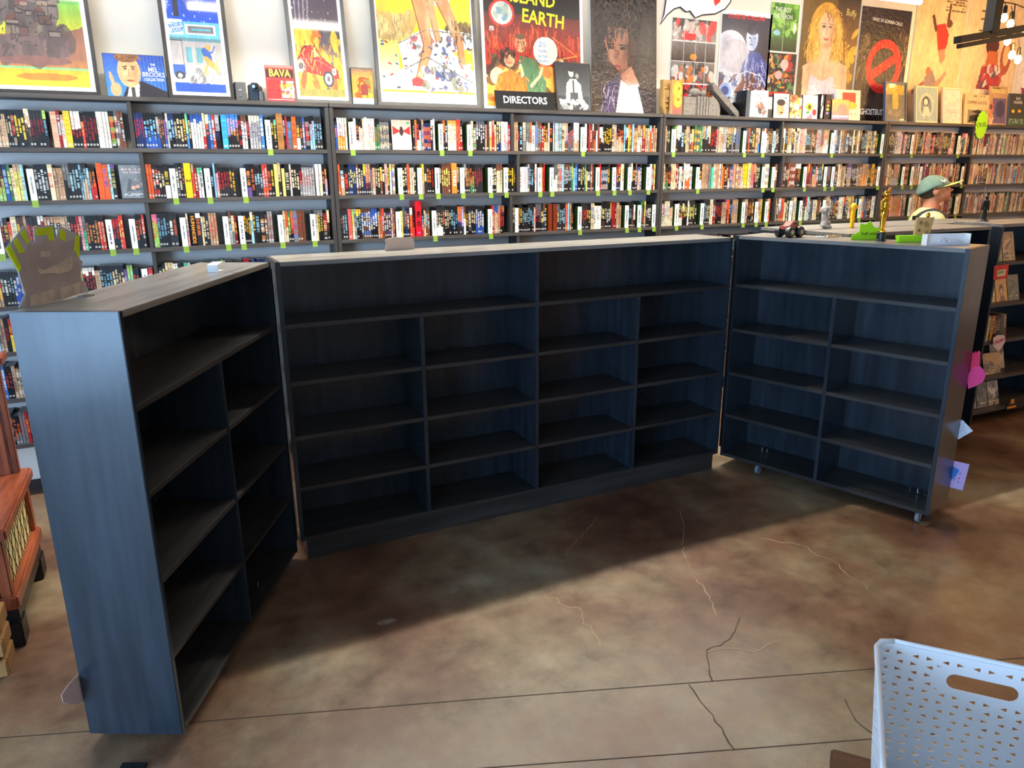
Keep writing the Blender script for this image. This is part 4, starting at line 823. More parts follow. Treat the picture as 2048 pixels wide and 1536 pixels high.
plain('poster_red', (226, 40, 44), 0.5); text('SYLVESTER STALLONE', 0.042, 'poster_red', r, TXZ(wd*0.48, -0.0014, h-0.05, 0), xs=0.9, bold=0.02); text('TERMINATOR', 0.036, 'ink_white', r, TXZ(wd*0.5, -0.0014, 0.16), xs=0.95, bold=0.02); text('JUDGMENT DAY', 0.03, 'ink_white', r, TXZ(wd*0.5, -0.0014, 0.12), xs=0.95, bold=0.01)
c = Canvas(48, 70, (60, 120, 40)); c.g(0, 0, 1, 1, (120, 180, 70), (40, 56, 34)); c.blobs(0, 0, 1, 0.7, [(96, 160, 60), (150, 200, 90), (60, 110, 40)], 60, 0.04, 0.14); c.e(0.25, 0.62, 0.12, 0.06, (150, 196, 210)); c.e(0.88, 0.5, 0.05, 0.12, (230, 220, 210)); c.g(0, 0.72, 1, 1, (70, 96, 50), (34, 46, 30)); c.r(0.48, 0, 0.5, 1, (200, 220, 180), 0.5)
r, wd, h = pinned('film_poster', 'small green leafy poster pinned above the dark red one', 1536, 1592, 6, 100, c)
for s_, sz, f_ in (('THE BOY', 0.05, 0.86), ('AND', 0.022, 0.79), ('THE HERON', 0.045, 0.72)): text(s_, sz, 'ink_white', r, TXZ(wd*0.42, -0.0014, h*f_), xs=0.85)
c = Canvas(48, 66, (40, 36, 46)); c.blobs(0, 0.08, 1, 0.95, [(190, 50, 50), (60, 60, 70), (226, 220, 214), (40, 34, 40), (90, 140, 90), (230, 150, 60)], 90, 0.03, 0.11); c.e(0.6, 0.25, 0.14, 0.12, (220, 190, 186)); c.e(0.42, 0.5, 0.13, 0.1, (216, 180, 176)); c.r(0.1, 0.9, 0.8, 0.97, (220, 40, 40))
pinned('film_poster', 'small dark red poster crowded with figures below the green one', 1529, 1586, 106, 192, c)
c = Canvas(104, 196, (110, 84, 50)); c.g(0, 0, 1, 1, (120, 96, 56), (90, 70, 40)); c.g(0.6, 0.0, 1, 0.6, (70, 62, 62), (150, 100, 50)); c.blobs(0.75, 0.3, 1, 0.8, [(236, 190, 60), (200, 150, 50)], 16, 0.02, 0.08); c.e(0.42, 0.34, 0.28, 0.28, (222, 164, 70)); c.e(0.26, 0.55, 0.14, 0.16, (226, 170, 76)); c.e(0.64, 0.52, 0.12, 0.16, (218, 156, 66)); c.e(0.44, 0.32, 0.15, 0.17, (240, 196, 160)); c.e(0.38, 0.29, 0.03, 0.012, (70, 60, 56)); c.e(0.5, 0.29, 0.03, 0.012, (70, 60, 56)); c.e(0.44, 0.41, 0.05, 0.014, (200, 100, 90)); c.p([(0.36, 0.44), (0.54, 0.44), (0.56, 0.58), (0.86, 0.66), (0.9, 1), (0.1, 1), (0.08, 0.68), (0.34, 0.58)], (240, 194, 154)); c.hair(0.14, 0.34, 0.2, 0.55, 0.12, 0.14, [(246, 200, 110), (190, 130, 50), (230, 176, 80)], 80, 0.014); c.hair(0.54, 0.72, 0.2, 0.55, 0.12, 0.14, [(246, 200, 110), (180, 120, 46), (226, 170, 76)], 80, 0.014); c.hair(0.3, 0.6, 0.1, 0.16, 0.16, 0.1, [(236, 186, 96), (170, 116, 50)], 40, 0.012); c.soft(0.52, 0.36, 0.05, 0.12, (214, 150, 112), 0.7); c.soft(0.38, 0.35, 0.05, 0.05, (250, 214, 184), 0.7); c.ln([(0.35, 0.265), (0.41, 0.262)], 0.012, (150, 104, 60)); c.ln([(0.47, 0.262), (0.53, 0.266)], 0.012, (150, 104, 60)); c.ln([(0.44, 0.3), (0.425, 0.36), (0.45, 0.365)], 0.010, (206, 150, 116)); c.soft(0.45, 0.47, 0.1, 0.04, (200, 140, 104), 0.8); c.soft(0.44, 0.72, 0.02, 0.12, (206, 150, 116), 0.7); c.soft(0.2, 0.75, 0.06, 0.2, (216, 160, 120), 0.6); c.soft(0.8, 0.78, 0.06, 0.2, (210, 150, 110), 0.6); c.p([(0.2, 1), (0.22, 0.76), (0.42, 0.82), (0.62, 0.76), (0.72, 1)], (232, 214, 224)); c.hair(0.24, 0.68, 0.8, 0.95, 0.2, 0.03, [(200, 180, 196), (246, 236, 240)], 30, 0.012)
r, wd, h = pinned('film_poster', 'golden brown poster of a fair haired person in a pale top', 1590, 1702, -10, 197, c)
text('Buffy', 0.075, 'cap_yellow', r, TXZ(wd*0.84, -0.0014, h*0.86, R_(-6)), xs=0.8)
c = Canvas(84, 160, (40, 34, 46)); c.g(0, 0, 1, 1, (36, 32, 50), (44, 36, 34)); c.blobs(0.6, 0.2, 1, 0.6, [(120, 96, 70), (60, 50, 48), (30, 26, 30)], 30, 0.03, 0.09); c.blobs(0, 0.25, 0.2, 0.6, [(110, 90, 70), (50, 44, 44)], 20, 0.03, 0.08); c.e(0.55, 0.5, 0.36, 0.24, (222, 44, 44)); c.e(0.55, 0.5, 0.25, 0.165, (46, 40, 44)); c.p([(0.24, 0.56), (0.3, 0.64), (0.86, 0.43), (0.80, 0.36)], (222, 44, 44)); c.blobs(0.1, 0.74, 0.9, 0.88, [(70, 58, 50), (52, 42, 38)], 26, 0.04, 0.12); c.hair(0.55, 0.98, 0.2, 0.6, 0.1, 0.1, [(150, 120, 84), (24, 20, 24), (96, 76, 60)], 60, 0.014); c.hair(0.02, 0.25, 0.2, 0.6, 0.1, 0.1, [(120, 96, 70), (24, 20, 24)], 40, 0.014); c.e(0.55, 0.5, 0.36, 0.24, (222, 44, 44)); c.e(0.55, 0.5, 0.25, 0.165, (60, 50, 50)); c.p([(0.24, 0.56), (0.3, 0.64), (0.86, 0.43), (0.80, 0.36)], (222, 44, 44)); c.soft(0.55, 0.82, 0.4, 0.08, (92, 76, 64), 0.6); c.r(0, 0.93, 1, 1, (16, 14, 18))
r, wd, h = pinned('film_poster', 'dark poster with a red ring and diagonal bar', 1700, 1797, 14, 243, c, 'print_gloss')
text('WHO YA GONNA CALL?', 0.04, 'ink_white', r, TXZ(wd*0.52, -0.0014, h*0.89, R_(-3)), xs=0.84, bold=0.01); text('GHOSTBUSTERS', 0.07, 'ink_white', r, TXZ(wd*0.5, -0.0014, h*0.09), xs=0.8, bold=0.02)
c = Canvas(76, 160, (232, 206, 160)); c.g(0, 0, 1, 1, (236, 208, 160), (228, 196, 150)); c.lines(0.55, 0.08, 0.95, 0.2, (120, 90, 60), 6, 0.7); c.p([(0.40, 0.30), (0.58, 0.28), (0.68, 0.36), (0.66, 0.46), (0.5, 0.48)], (196, 60, 50)); c.p([(0.62, 0.14), (0.66, 0.14), (0.66, 0.28), (0.6, 0.3)], (120, 70, 50)); c.e(0.66, 0.28, 0.06, 0.03, (120, 70, 50)); c.p([(0.3, 0.24), (0.34, 0.22), (0.44, 0.33), (0.40, 0.35)], (110, 64, 50)); c.p([(0.5, 0.48), (0.64, 0.46), (0.66, 0.54), (0.58, 0.58)], (206, 140, 110)); c.p([(0.3, 0.68), (0.44, 0.62), (0.56, 0.72), (0.46, 0.82), (0.34, 0.78)], (150, 130, 130)); c.e(0.36, 0.63, 0.05, 0.028, (176, 110, 70)); c.p([(0.5, 0.72), (0.72, 0.62), (0.74, 0.65), (0.54, 0.77)], (170, 140, 120)); c.p([(0.08, 0.78), (0.3, 0.7), (0.32, 0.73), (0.1, 0.81)], (150, 100, 80)); c.nz(0.05, 8)
pinned('film_poster', 'cream poster with two small tumbling figures, one in red', 1806, 1905, -40, 240, c)
c = Canvas(84, 160, (234, 208, 164)); c.lines(0.22, 0.2, 0.55, 0.42, (110, 84, 60), 8, 0.6); c.e(0.50, 0.44, 0.12, 0.07, (90, 44, 36)); c.p([(0.44, 0.48), (0.62, 0.48), (0.66, 0.62), (0.4, 0.62)], (206, 110, 60)); c.p([(0.3, 0.78), (0.36, 0.6), (0.66, 0.58), (0.74, 0.76)], (150, 70, 80)); c.blobs(0.3, 0.6, 0.72, 0.76, [(226, 220, 216), (90, 80, 90), (190, 60, 60)], 24, 0.03, 0.07); c.p([(0.26, 0.76), (0.86, 0.76), (0.84, 0.9), (0.3, 0.96)], (244, 224, 196)); c.p([(0.4, 0.96), (0.7, 0.86), (0.72, 0.94), (0.5, 0.98)], (176, 70, 54)); c.e(0.78, 0.52, 0.10, 0.13, (180, 90, 60)); c.e(0.78, 0.5, 0.06, 0.08, (232, 190, 130)); c.e(0.8, 0.34, 0.05, 0.06, (120, 80, 60)); c.nz(0.05, 8)
pinned('film_poster', 'cream poster of a person seen from behind in a patterned top', 1908, 2014, -40, 240, c)
c = Canvas(30, 40, (238, 226, 214)); c.e(0.5, 0.35, 0.3, 0.3, (250, 246, 244)); c.p([(0.2, 0.5), (0.8, 0.5), (0.7, 0.72), (0.3, 0.72)], (150, 60, 90)); c.r(0.3, 0.72, 0.42, 1, (226, 170, 130)); c.r(0.58, 0.72, 0.7, 1, (226, 170, 130))
pinned('film_poster', 'small white poster under the string bulbs at the wall\'s far end', 2022, 2075, 120, 230, c)
# ------------------------------------------------------------------ small things on top of the wall bookcases
def at_top(name, label, cat, u, v, y, rz=0.0):
    return tag(empty(name, (PY(u, v, y).x, y, ZT), rz), label, cat)
r = at_top('film_camera_case', 'boxy grey and black film viewer with a slot, beside the blue poster', 'viewer', 481, 198, 4.92, R_(-8))
box('body', 'black_plastic', r, -0.035, 0.035, 0, 0.07, 0, 0.105, 0.006); box('front_plate', 'frame_grey', r, -0.022, 0.036, -0.003, 0.001, 0.002, 0.104, 0.0008)
box('slot', 'ink_white', r, -0.004, 0.010, -0.0045, -0.0025, 0.060, 0.064, 0); MB().tube([(0.004, -0.002, 0.03), (0.004, -0.009, 0.03)], 0.006, 12).build('knob', 'steel', r)
r = at_top('movie_camera', 'small black cine camera with a round lens, beside the film viewer', 'camera', 507, 198, 4.925, R_(-22))
box('body', 'black_plastic', r, -0.03, 0.035, 0, 0.09, 0, 0.095, 0.006); box('lens_housing', 'black_plastic', r, 0.0, 0.04, -0.03, 0.0, 0.055, 0.1, 0.004); ln = MB().tube([(0.022, -0.03, 0.078), (0.022, -0.055, 0.078)], [0.016, 0.014], 16).build('lens', 'dark_metal', r); MB().tube([(0.022, -0.055, 0.078), (0.022, -0.057, 0.078)], 0.009, 14).build('lens_glass', 'steel', ln)
box('grip', 'frame_grey', r, 0.036, 0.058, -0.01, 0.04, 0, 0.06, 0.006); box('viewfinder', 'black_plastic', r, -0.01, 0.02, 0.005, 0.06, 0.095, 0.106, 0.003)
# golden face plaque, picture board, carved bookend, leaning slab
r = at_top('face_plaque', 'golden wedge shaped plaque carved as a long face', 'plaque', 1329, 227, 4.93, R_(15))
MB().prism([(0, 0.0), (0.03, 0.0), (0.07, 0.05), (0.075, 0.25), (-0.03, 0.25), (-0.025, 0.06)], 0, 0.035).build('board', 'gold_face', r, 0.004)
fm = MB(); fm.ell((0.022, -0.004, 0.15), 0.006, 0.014, 0.03).ell((0.0, -0.002, 0.19), 0.016, 0.006, 0.005).ell((0.045, -0.002, 0.19), 0.016, 0.006, 0.005).ell((0.022, -0.004, 0.095), 0.018, 0.007, 0.007).ell((0.022, -0.003, 0.06), 0.012, 0.007, 0.01); fm.build('face_relief', 'gold_face', r, smooth=True)
c = Canvas(30, 50, (196, 110, 56)); c.g(0, 0, 1, 1, (226, 130, 50), (150, 80, 60)); c.e(0.5, 0.28, 0.42, 0.24, (246, 160, 60)); c.e(0.55, 0.6, 0.4, 0.2, (244, 156, 56)); c.e(0.65, 0.24, 0.12, 0.05, (196, 90, 40)); c.e(0.6, 0.56, 0.14, 0.05, (196, 90, 40)); c.r(0, 0.84, 1, 1, (140, 86, 74))
r, wd = boxed('picture_board', 'orange picture board standing between the face plaque and stone bookend', 1343, 1364, 229, 0.245, c, th=0.03, yb=4.875, lean=2, side='kraft', cat='picture')
r = at_top('carved_bookend', 'grey carved stone bookend shaped like old volumes with an animal on top', 'bookend', 1366, 231, 4.90)
for i, (a, b2, h_) in enumerate(((0, 0.12, 0.135), (0.122, 0.24, 0.14))): box('carved_volume', 'stone_carved', r, a, b2, 0, 0.09, 0, h_, 0.004)
for i in range(4): box('carved_pilaster', 'stone_carved', r, 0.128+i*0.028, 0.146+i*0.028, -0.008, 0.0, 0, 0.14, 0.002)
MB().prism([(0.242, 0), (0.36, 0), (0.358, 0.05), (0.345, 0.09), (0.315, 0.125), (0.27, 0.138), (0.242, 0.138)], 0, 0.08).build('carved_end', 'stone_carved', r, 0.003)
am = MB(); am.ell((0.13, 0.04, 0.17), 0.055, 0.03, 0.035).ell((0.205, 0.035, 0.165), 0.03, 0.025, 0.028).ell((0.185, 0.03, 0.198), 0.008, 0.006, 0.012).ell((0.222, 0.03, 0.196), 0.008, 0.006, 0.012).capsule((0.09, 0.04, 0.15), (0.06, 0.03, 0.145), 0.012, 0.006); am.build('animal_figure', 'stone_carved', r, smooth=True)
r = at_top('leaning_slab', 'pale stone slab leaning diagonally against the bookend', 'slab', 1420, 234, 4.93)
MB().prism([(0.0, 0.235), (0.02, 0.19), (0.27, 0.0), (0.295, 0.0), (0.29, 0.04), (0.02, 0.25)], 0, 0.06).build('slab', 'stone_carved', r, 0.003)
# face-out boxes in front of the pinned posters
def cover(seed, bg, ops, nx=34, ny=48):
    c = Canvas(nx, ny, bg); ops(c); return c
G = 'face-out boxes on the bookcase tops'
boxed('disc_case', 'dark grey spined case at the end of the small upright row', 1490, 1498, 233, 0.2, cover(1, (70, 76, 84), lambda c: c.nz(0.3)), th=0.12, yb=4.88, lean=0, group=G)
boxed('booklet', 'thin cream booklet standing beside the white box', 1499, 1503.5, 233, 0.195, cover(2, (238, 226, 190), lambda c: c), th=0.12, yb=4.88, lean=0, side='white_card', cat='booklet')
boxed('boxed_film', 'white box with a black and red line drawing', 1506, 1535, 234, 0.205, cover(3, (244, 240, 232), lambda c: (c.r(0.2, 0.14, 0.84, 0.92, (230, 226, 220)), c.lines(0.2, 0.16, 0.8, 0.24, (200, 60, 50), 2), c.blobs(0.22, 0.3, 0.82, 0.9, [(70, 64, 62), (240, 236, 230), (210, 90, 60), (110, 104, 100)], 24, 0.06, 0.2))), side='white_card', yb=4.885, lean=3)
boxed('boxed_film', 'cream box with a drawn head with dark hair', 1546, 1577, 237, 0.19, cover(4, (240, 230, 200), lambda c: (c.lines(0.2, 0.1, 0.85, 0.2, (50, 40, 40), 2), c.e(0.45, 0.62, 0.26, 0.30, (232, 140, 100)), c.e(0.48, 0.36, 0.28, 0.14, (50, 40, 40)), c.e(0.52, 0.78, 0.1, 0.03, (60, 40, 36)), c.lines(0.8, 0.34, 0.97, 0.8, (90, 80, 70), 8))), yb=4.885, lean=4)
boxed('boxed_film', 'box crowded with red and orange figures', 1578, 1603, 238, 0.185, cover(5, (220, 150, 90), lambda c: c.blobs(0, 0, 1, 1, [(206, 70, 50), (240, 160, 70), (60, 40, 40), (150, 200, 210), (240, 220, 180)], 60, 0.05, 0.2)), yb=4.89, lean=4)
boxed('boxed_film', 'cream box with a yellow round portrait and a red oval', 1604, 1634, 239, 0.19, cover(6, (240, 230, 200), lambda c: (c.lines(0.15, 0.16, 0.85, 0.2, (120, 100, 80), 1), c.e(0.45, 0.5, 0.24, 0.17, (244, 224, 40)), c.e(0.46, 0.5, 0.11, 0.11, (90, 70, 40)), c.e(0.8, 0.72, 0.15, 0.14, (150, 40, 50)), c.p([(0.2, 0.72), (0.4, 0.66), (0.5, 0.74), (0.3, 0.8)], (70, 120, 60)), c.p([(0.2, 1), (0.6, 0.78), (0.7, 0.86), (0.6, 1)], (214, 110, 120)))), yb=4.885, lean=4)
boxed('disc_case', 'black spined case with a white spotted spine beside the cream boxes', 1638, 1645, 240, 0.2, cover(7, (40, 40, 46), lambda c: c.spk(0.2, 0.2, 0.8, 0.95, (226, 220, 214), 10, 0.2)), th=0.1, yb=4.885, lean=0, group=G)
boxed('disc_case', 'black spined case with coloured letters beside the spotted spine', 1647, 1659, 240, 0.2, cover(8, (30, 30, 36), lambda c: (c.e(0.5, 0.3, 0.25, 0.05, (206, 50, 50)), c.e(0.5, 0.45, 0.25, 0.05, (230, 150, 50)), c.e(0.5, 0.6, 0.25, 0.05, (230, 190, 60)), c.e(0.5, 0.75, 0.25, 0.05, (150, 120, 190)))), th=0.1, yb=4.885, lean=0, group=G)
boxed('boxed_film', 'cream box with a red sunset panel behind the small orange case', 1672, 1720, 241, 0.255, cover(9, (236, 216, 182), lambda c: (c.r(0.25, 0.08, 0.8, 0.6, (200, 50, 44)), c.e(0.6, 0.5, 0.25, 0.12, (246, 190, 60)), c.e(0.4, 0.5, 0.1, 0.16, (236, 170, 110)), c.lines(0.4, 0.74, 0.85, 0.8, (150, 130, 110), 2))), side='white_card', th=0.03, yb=4.93, lean=6)
r, wd = boxed('boxed_film', 'small orange and mauve case in front of the sunset box', 1662, 1697, 241, 0.165, cover(10, (226, 150, 110), lambda c: (c.g(0, 0, 1, 1, (240, 170, 80), (170, 110, 130)), c.e(0.6, 0.5, 0.28, 0.28, (206, 130, 110)), c.r(0, 0.78, 1, 0.97, (150, 140, 160)), c.lines(0.05, 0.8, 0.95, 0.93, (250, 246, 240), 1, 0.95))), yb=4.872, lean=4)
def small_frame(label, uL, uR, vB, h, c, frame): return framed('framed_print', label, uL, uR, vB, h, c, frame=frame, fw=0.014, mat_w=0.001, yb=4.885, lean=8)
plain('frame_blue', (84, 96, 124), 0.4); plain('frame_cream', (232, 214, 174), 0.5)
small_frame('grey framed print of a gold lettered shape', 1769, 1812, 243, 0.34, cover(11, (110, 104, 84), lambda c: (c.r(0.06, 0.05, 0.94, 0.3, (196, 160, 50)), c.r(0.36, 0.05, 0.66, 0.85, (226, 176, 60)), c.e(0.5, 0.8, 0.4, 0.1, (130, 122, 96)), c.nz(0.3, 12)), 40, 70), 'frame_blue')
small_frame('cream framed teal print of an oval portrait', 1830, 1874, 246, 0.32, cover(12, (150, 176, 176), lambda c: (c.e(0.5, 0.52, 0.36, 0.38, (196, 196, 176)), c.e(0.5, 0.56, 0.28, 0.32, (116, 130, 136)), c.e(0.48, 0.4, 0.16, 0.14, (60, 60, 66)), c.e(0.48, 0.42, 0.1, 0.1, (220, 212, 190)), c.p([(0.3, 0.86), (0.4, 0.56), (0.6, 0.56), (0.76, 0.84)], (206, 204, 190))), 40, 70), 'frame_cream')
small_frame('pale framed print with faint pink lettering', 1884, 1922, 248, 0.32, cover(13, (206, 206, 200), lambda c: (c.nz(0.1), c.lines(0.2, 0.62, 0.8, 0.74, (236, 170, 170), 2), c.e(0.5, 0.3, 0.2, 0.1, (226, 216, 190))), 40, 70), 'frame_cream')
r, wd = boxed('paperback_book', 'tan paperback of a black van on a road', 1926, 1975, 249, 0.27, cover(14, (214, 184, 140), lambda c: (c.r(0.16, 0.52, 0.95, 0.96, (130, 120, 100)), c.p([(0.3, 0.58), (0.55, 0.5), (0.9, 0.6), (0.6, 0.66)], (50, 46, 42)), c.p([(0.2, 0.94), (0.24, 0.72), (0.56, 0.66), (0.62, 0.86)], (44, 42, 40)), c.lines(0.3, 0.04, 0.8, 0.1, (90, 70, 50), 1)), 40, 56), side='kraft', yb=4.88, lean=5, cat='book')
text('SUMMER SCHOOL', 0.042, 'ink', r, TXZ(wd*0.52, -0.001, 0.195), xs=0.82)
r, wd = boxed('magazine', 'horror magazine with tan masthead and a purple figure', 1976, 2012, 250, 0.36, cover(15, (190, 150, 110), lambda c: (c.r(0.2, 0.3, 0.95, 0.95, (110, 92, 130)), c.e(0.62, 0.58, 0.26, 0.22, (70, 60, 90)), c.blobs(0.02, 0.4, 0.25, 0.95, [(210, 120, 90), (90, 60, 60), (226, 190, 150)], 16, 0.04, 0.12), c.lines(0.1, 0.03, 0.9, 0.08, (90, 60, 50), 1)), 40, 66), side='kraft', th=0.006, yb=4.90, lean=7, cat='magazine')
text('FANGORIA', 0.055, 'cap_yellow', r, TXZ(wd*0.52, -0.001, 0.315), xs=0.78, bold=0.02)
r, wd = boxed('boxed_film', 'dark green box with two glowing lights on its cover', 2015, 2049, 251, 0.3, cover(16, (66, 64, 50), lambda c: (c.e(0.25, 0.55, 0.09, 0.05, (240, 200, 60)), c.e(0.62, 0.54, 0.1, 0.05, (240, 180, 50)), c.r(0, 0.76, 1, 1, (70, 96, 66)), c.lines(0.05, 0.8, 0.9, 0.95, (200, 210, 180), 4)), 36, 60), side='frame_blue', yb=4.89, lean=5)
text('BLUE\nTHUNDER', 0.036, 'ink_white', r, TXZ(wd*0.5, -0.001, 0.235), xs=0.82)
# neon starburst tag on the front of the end bookcase
P = PY(1963, 250, YS-0.006); r = tag(empty('starburst_tag', (P.x, YS-0.008, P.z)), 'neon green starburst tag with handwriting fixed to the end bookcase', 'tag')
pts = []
for k in range(36):
    q = 2*math.pi*k/36; s_ = 1.0 if k % 2 else 0.88; pts.append((0.088*s_*math.cos(q), 0.135*s_*math.sin(q)))
MB().prism(pts, 0, 0.003).build('card', 'neon_green', r); text('CRUEL', 0.055, 'ink', r, TXZ(0, -0.0008, 0.0, R_(4)), xs=0.9)
# the two face-out cases on the shelves
c = Canvas(40, 56, (100, 108, 116)); c.nz(0.2, 8); c.p([(0.2, 0.8), (0.35, 0.4), (0.6, 0.5), (0.85, 0.75)], (70, 76, 86)); c.blobs(0.45, 0.4, 0.95, 0.75, [(200, 150, 130), (90, 96, 106), (150, 130, 126)], 18, 0.05, 0.12); c.lines(0.1, 0.1, 0.9, 0.3, (176, 150, 150), 2); c.lines(0.1, 0.86, 0.9, 0.95, (190, 190, 190), 2)
def shelf_face(k, u, c, label):
    x = PY(u, {0: 280, 1: 370}[k], YS).x; r = tag(empty('disc_case', (x, YS+0.012, ZR[k])), label, 'disc case'); r.rotation_euler = (-R_(4), 0, 0)
    box('shell', 'black_plastic', r, 0, 0.135, 0, 0.0145, 0, 0.19, 0.001); art(r, 0.130, 0.184, c, 'print_framed', -0.0006, 0.0025, 0.003)
shelf_face(1, 240, c, 'grey blue disc case turned face out at the end of the second shelf')
c = Canvas(40, 56, (244, 240, 220)); c.g(0, 0, 1, 0.5, (170, 140, 130), (214, 180, 160)); c.p([(0.05, 0.2), (0.45, 0.38), (0.05, 0.52)], (176, 30, 30)); c.p([(0.95, 0.2), (0.55, 0.38), (0.95, 0.52)], (176, 30, 30)); c.e(0.5, 0.38, 0.1, 0.16, (50, 24, 26)); c.e(0.85, 0.1, 0.07, 0.05, (50, 130, 70)); c.lines(0.4, 0.72, 0.6, 0.84, (190, 180, 150), 2)
shelf_face(0, 785, c, 'white disc case turned face out with a red winged shape')

# ------------------------------------------------------------------ things on the folding bookcases
def wing_pt(o, u, v, z): return PZ(u, v, z)
# translucent backed cut-out with neon highlights, on the blue-ended wing
zt = HC; pA, pB = PZ(42, 616, zt), PZ(176, 590, zt); ax = (pB-pA); wdt = ax.length; ax.normalize(); nr = Vector((ax.y, -ax.x, 0))
r = tag(empty('cutout_standee', pA), 'wrapped grey cut-out standee with neon yellow patches, seen from behind', 'standee'); r.rotation_euler.z = math.atan2(ax.y, ax.x)
def on(u, v, off=0.0):
    q = PN(u, v, pA+nr*off, nr)-pA; return (q.dot(ax), -off, max(q.z, 0.001))
def cr(x, y): return (x/6.98, 420+y/6.98)
ol = [(340, 1390), (270, 1385), (350, 1180), (280, 960), (260, 870), (80, 540), (170, 440), (340, 220), (370, 270), (440, 430), (490, 440), (475, 235), (740, 210), (770, 380), (800, 370), (825, 220), (1050, 320), (1110, 350), (1115, 690), (1155, 720), (1130, 860), (1135, 960), (1200, 1050), (1230, 1100), (1230, 1150), (1130, 1165)]
MB().sheet([on(*cr(x, y)) for x, y in ol][::-1], 0.004, (0, 1, 0)).build('clear_backing', 'clear_bag', r)
bd = [(345, 1370), (440, 1350), (860, 1255), (1120, 1160), (1190, 1050), (1125, 930), (1120, 820), (1140, 730), (1040, 620), (1030, 400), (900, 450), (820, 400), (720, 440), (600, 395), (560, 470), (480, 495), (410, 470), (350, 590), (300, 605), (220, 580), (300, 800), (270, 880), (290, 980), (360, 1180)]
def patch(name, pts, mat, off, parent=r): 
    return MB().sheet([on(*cr(x, y), off) for x, y in pts][::-1], 0.0012, (0, 1, 0)).build(name, mat, parent)
patch('grey_body', bd, 'bag_body', 0.0014)
plain('bag_pale', (230, 216, 198), 0.4, coat=0.3, var=0.15, scale=40); seethrough('bag_pale', 0.55)
for q in ([(430, 1190), (750, 1110), (775, 1260), (440, 1345)], [(830, 1090), (1110, 1010), (1120, 1170), (860, 1250)], [(520, 800), (620, 840), (800, 760), (1000, 640), (1020, 800), (960, 860), (830, 890), (700, 880), (560, 900)], [(560, 580), (700, 570), (700, 650), (570, 660)]): patch('pale_mark', q, 'bag_pale', 0.0028)
for q in ([(80, 545), (150, 490), (300, 800), (265, 870)], [(190, 440), (240, 390), (350, 590), (270, 600)], [(290, 320), (340, 270), (410, 420), (380, 490)], [(500, 260), (735, 235), (760, 425), (690, 430), (660, 345), (510, 360)], [(835, 270), (915, 300), (915, 440), (840, 400)], [(1050, 360), (1105, 355), (1110, 680), (1040, 560)]): patch('neon_patch', q, 'neon_paper', 0.0028)
box('easel_foot', 'clear_bag', r, wdt*0.82, wdt*0.98, -0.03, 0.0, 0, 0.004, 0)
def clip(u, v, z, label, mat, rz):
    r = tag(empty('folded_card', PZ(u, v, z), rz), label, 'card'); MB().prism([(-0.03, 0), (0.03, 0), (0.03, 0.003), (-0.022, 0.003), (-0.022, 0.026), (0.025, 0.033), (0.025, 0.036), (-0.03, 0.029)], -0.02, 0.02).build('folded_sheet', mat, r); return r
clip(432, 543, HC, 'small white folded card lying on the blue-ended wing', 'white_card', R_(63))
# tan card shape standing on the centre bookcase
pA = PZ(770, 502, HC); pB = PZ(829, 498, HC); w_ = (pB-pA).length
r = tag(empty('card_shape', pA), 'tan card shape standing on top of the wide centre bookcase', 'card'); r.rotation_euler.z = math.atan2((pB-pA).y, (pB-pA).x)
MB().prism([(0, 0), (w_, 0), (w_*1.0, 0.04), (w_*0.97, 0.055), (w_*0.9, 0.062), (w_*0.74, 0.06), (w_*0.4, 0.066), (w_*0.2, 0.064), (w_*0.02, 0.055), (w_*0.06, 0.035)], 0, 0.003).build('card', 'tan_card', r); box('foot', 'tan_card', r, w_*0.3, w_*0.7, 0.003, 0.04, 0, 0.003, 0)
ZW = kz(HC)
# toy monster truck
P = PZ(1578, 474, ZW); r = tag(empty('toy_truck', P, R_(8)), 'toy monster truck with big black tyres', 'toy')
for (x, y) in ((-0.042, -0.035), (0.042, -0.035), (-0.042, 0.035), (0.042, 0.035)):
    wh = MB().tube([(x, y-0.017, 0.031), (x, y-0.012, 0.031), (x, y+0.012, 0.031), (x, y+0.017, 0.031)], [0.027, 0.031, 0.031, 0.027], 18).build('wheel', 'black_plastic', r); MB().tube([(x, y-0.0185, 0.031), (x, y+0.0185, 0.031)], 0.013, 14).build('hub', 'steel', wh)
box('chassis', 'dark_metal', r, -0.05, 0.05, -0.016, 0.016, 0.03, 0.042, 0.003)
MB().prism([(-0.062, 0.045), (0.066, 0.045), (0.068, 0.062), (0.03, 0.068), (0.022, 0.09), (-0.012, 0.09), (-0.026, 0.068), (-0.064, 0.064)], -0.028, 0.028).build('body', 'truck_red', r, 0.005)
box('windscreen', 'black_plastic', r, -0.010, 0.020, -0.0288, 0.0288, 0.070, 0.085, 0.002)
# beaded trinket
P = PZ(1656, 476, ZW); r = tag(empty('beaded_trinket', P), 'pale string of beads and twigs lying between the toy truck and green star', 'trinket'); rr = random.Random(5)
for k in range(26):
    x = -0.085+0.17*k/25; MB().ell((x, 0.012*math.sin(k*1.7), 0.006+rr.uniform(0, 0.006)), rr.uniform(.004, .007), .005, .005, 8, 5).build('bead', 'white_card' if k < 12 else 'kraft', r)
# green star sign
P = PZ(1737, 479, ZW); r = tag(empty('star_sign', P, R_(-12)), 'neon green jagged sign standing beside the gold trophy', 'sign')
MB().prism([(-0.11, 0), (0.09, 0), (0.095, 0.065), (0.03, 0.062), (0.0, 0.10), (-0.03, 0.082), (-0.062, 0.088), (-0.062, 0.045), (-0.11, 0.025)], 0, 0.003).build('card', 'neon_green', r); box('foot', 'neon_green', r, -0.03, 0.03, 0.003, 0.04, 0, 0.003, 0); text('Staff rental', 0.026, 'ink', r, TXZ(0.0, -0.0008, 0.032), xs=0.9)
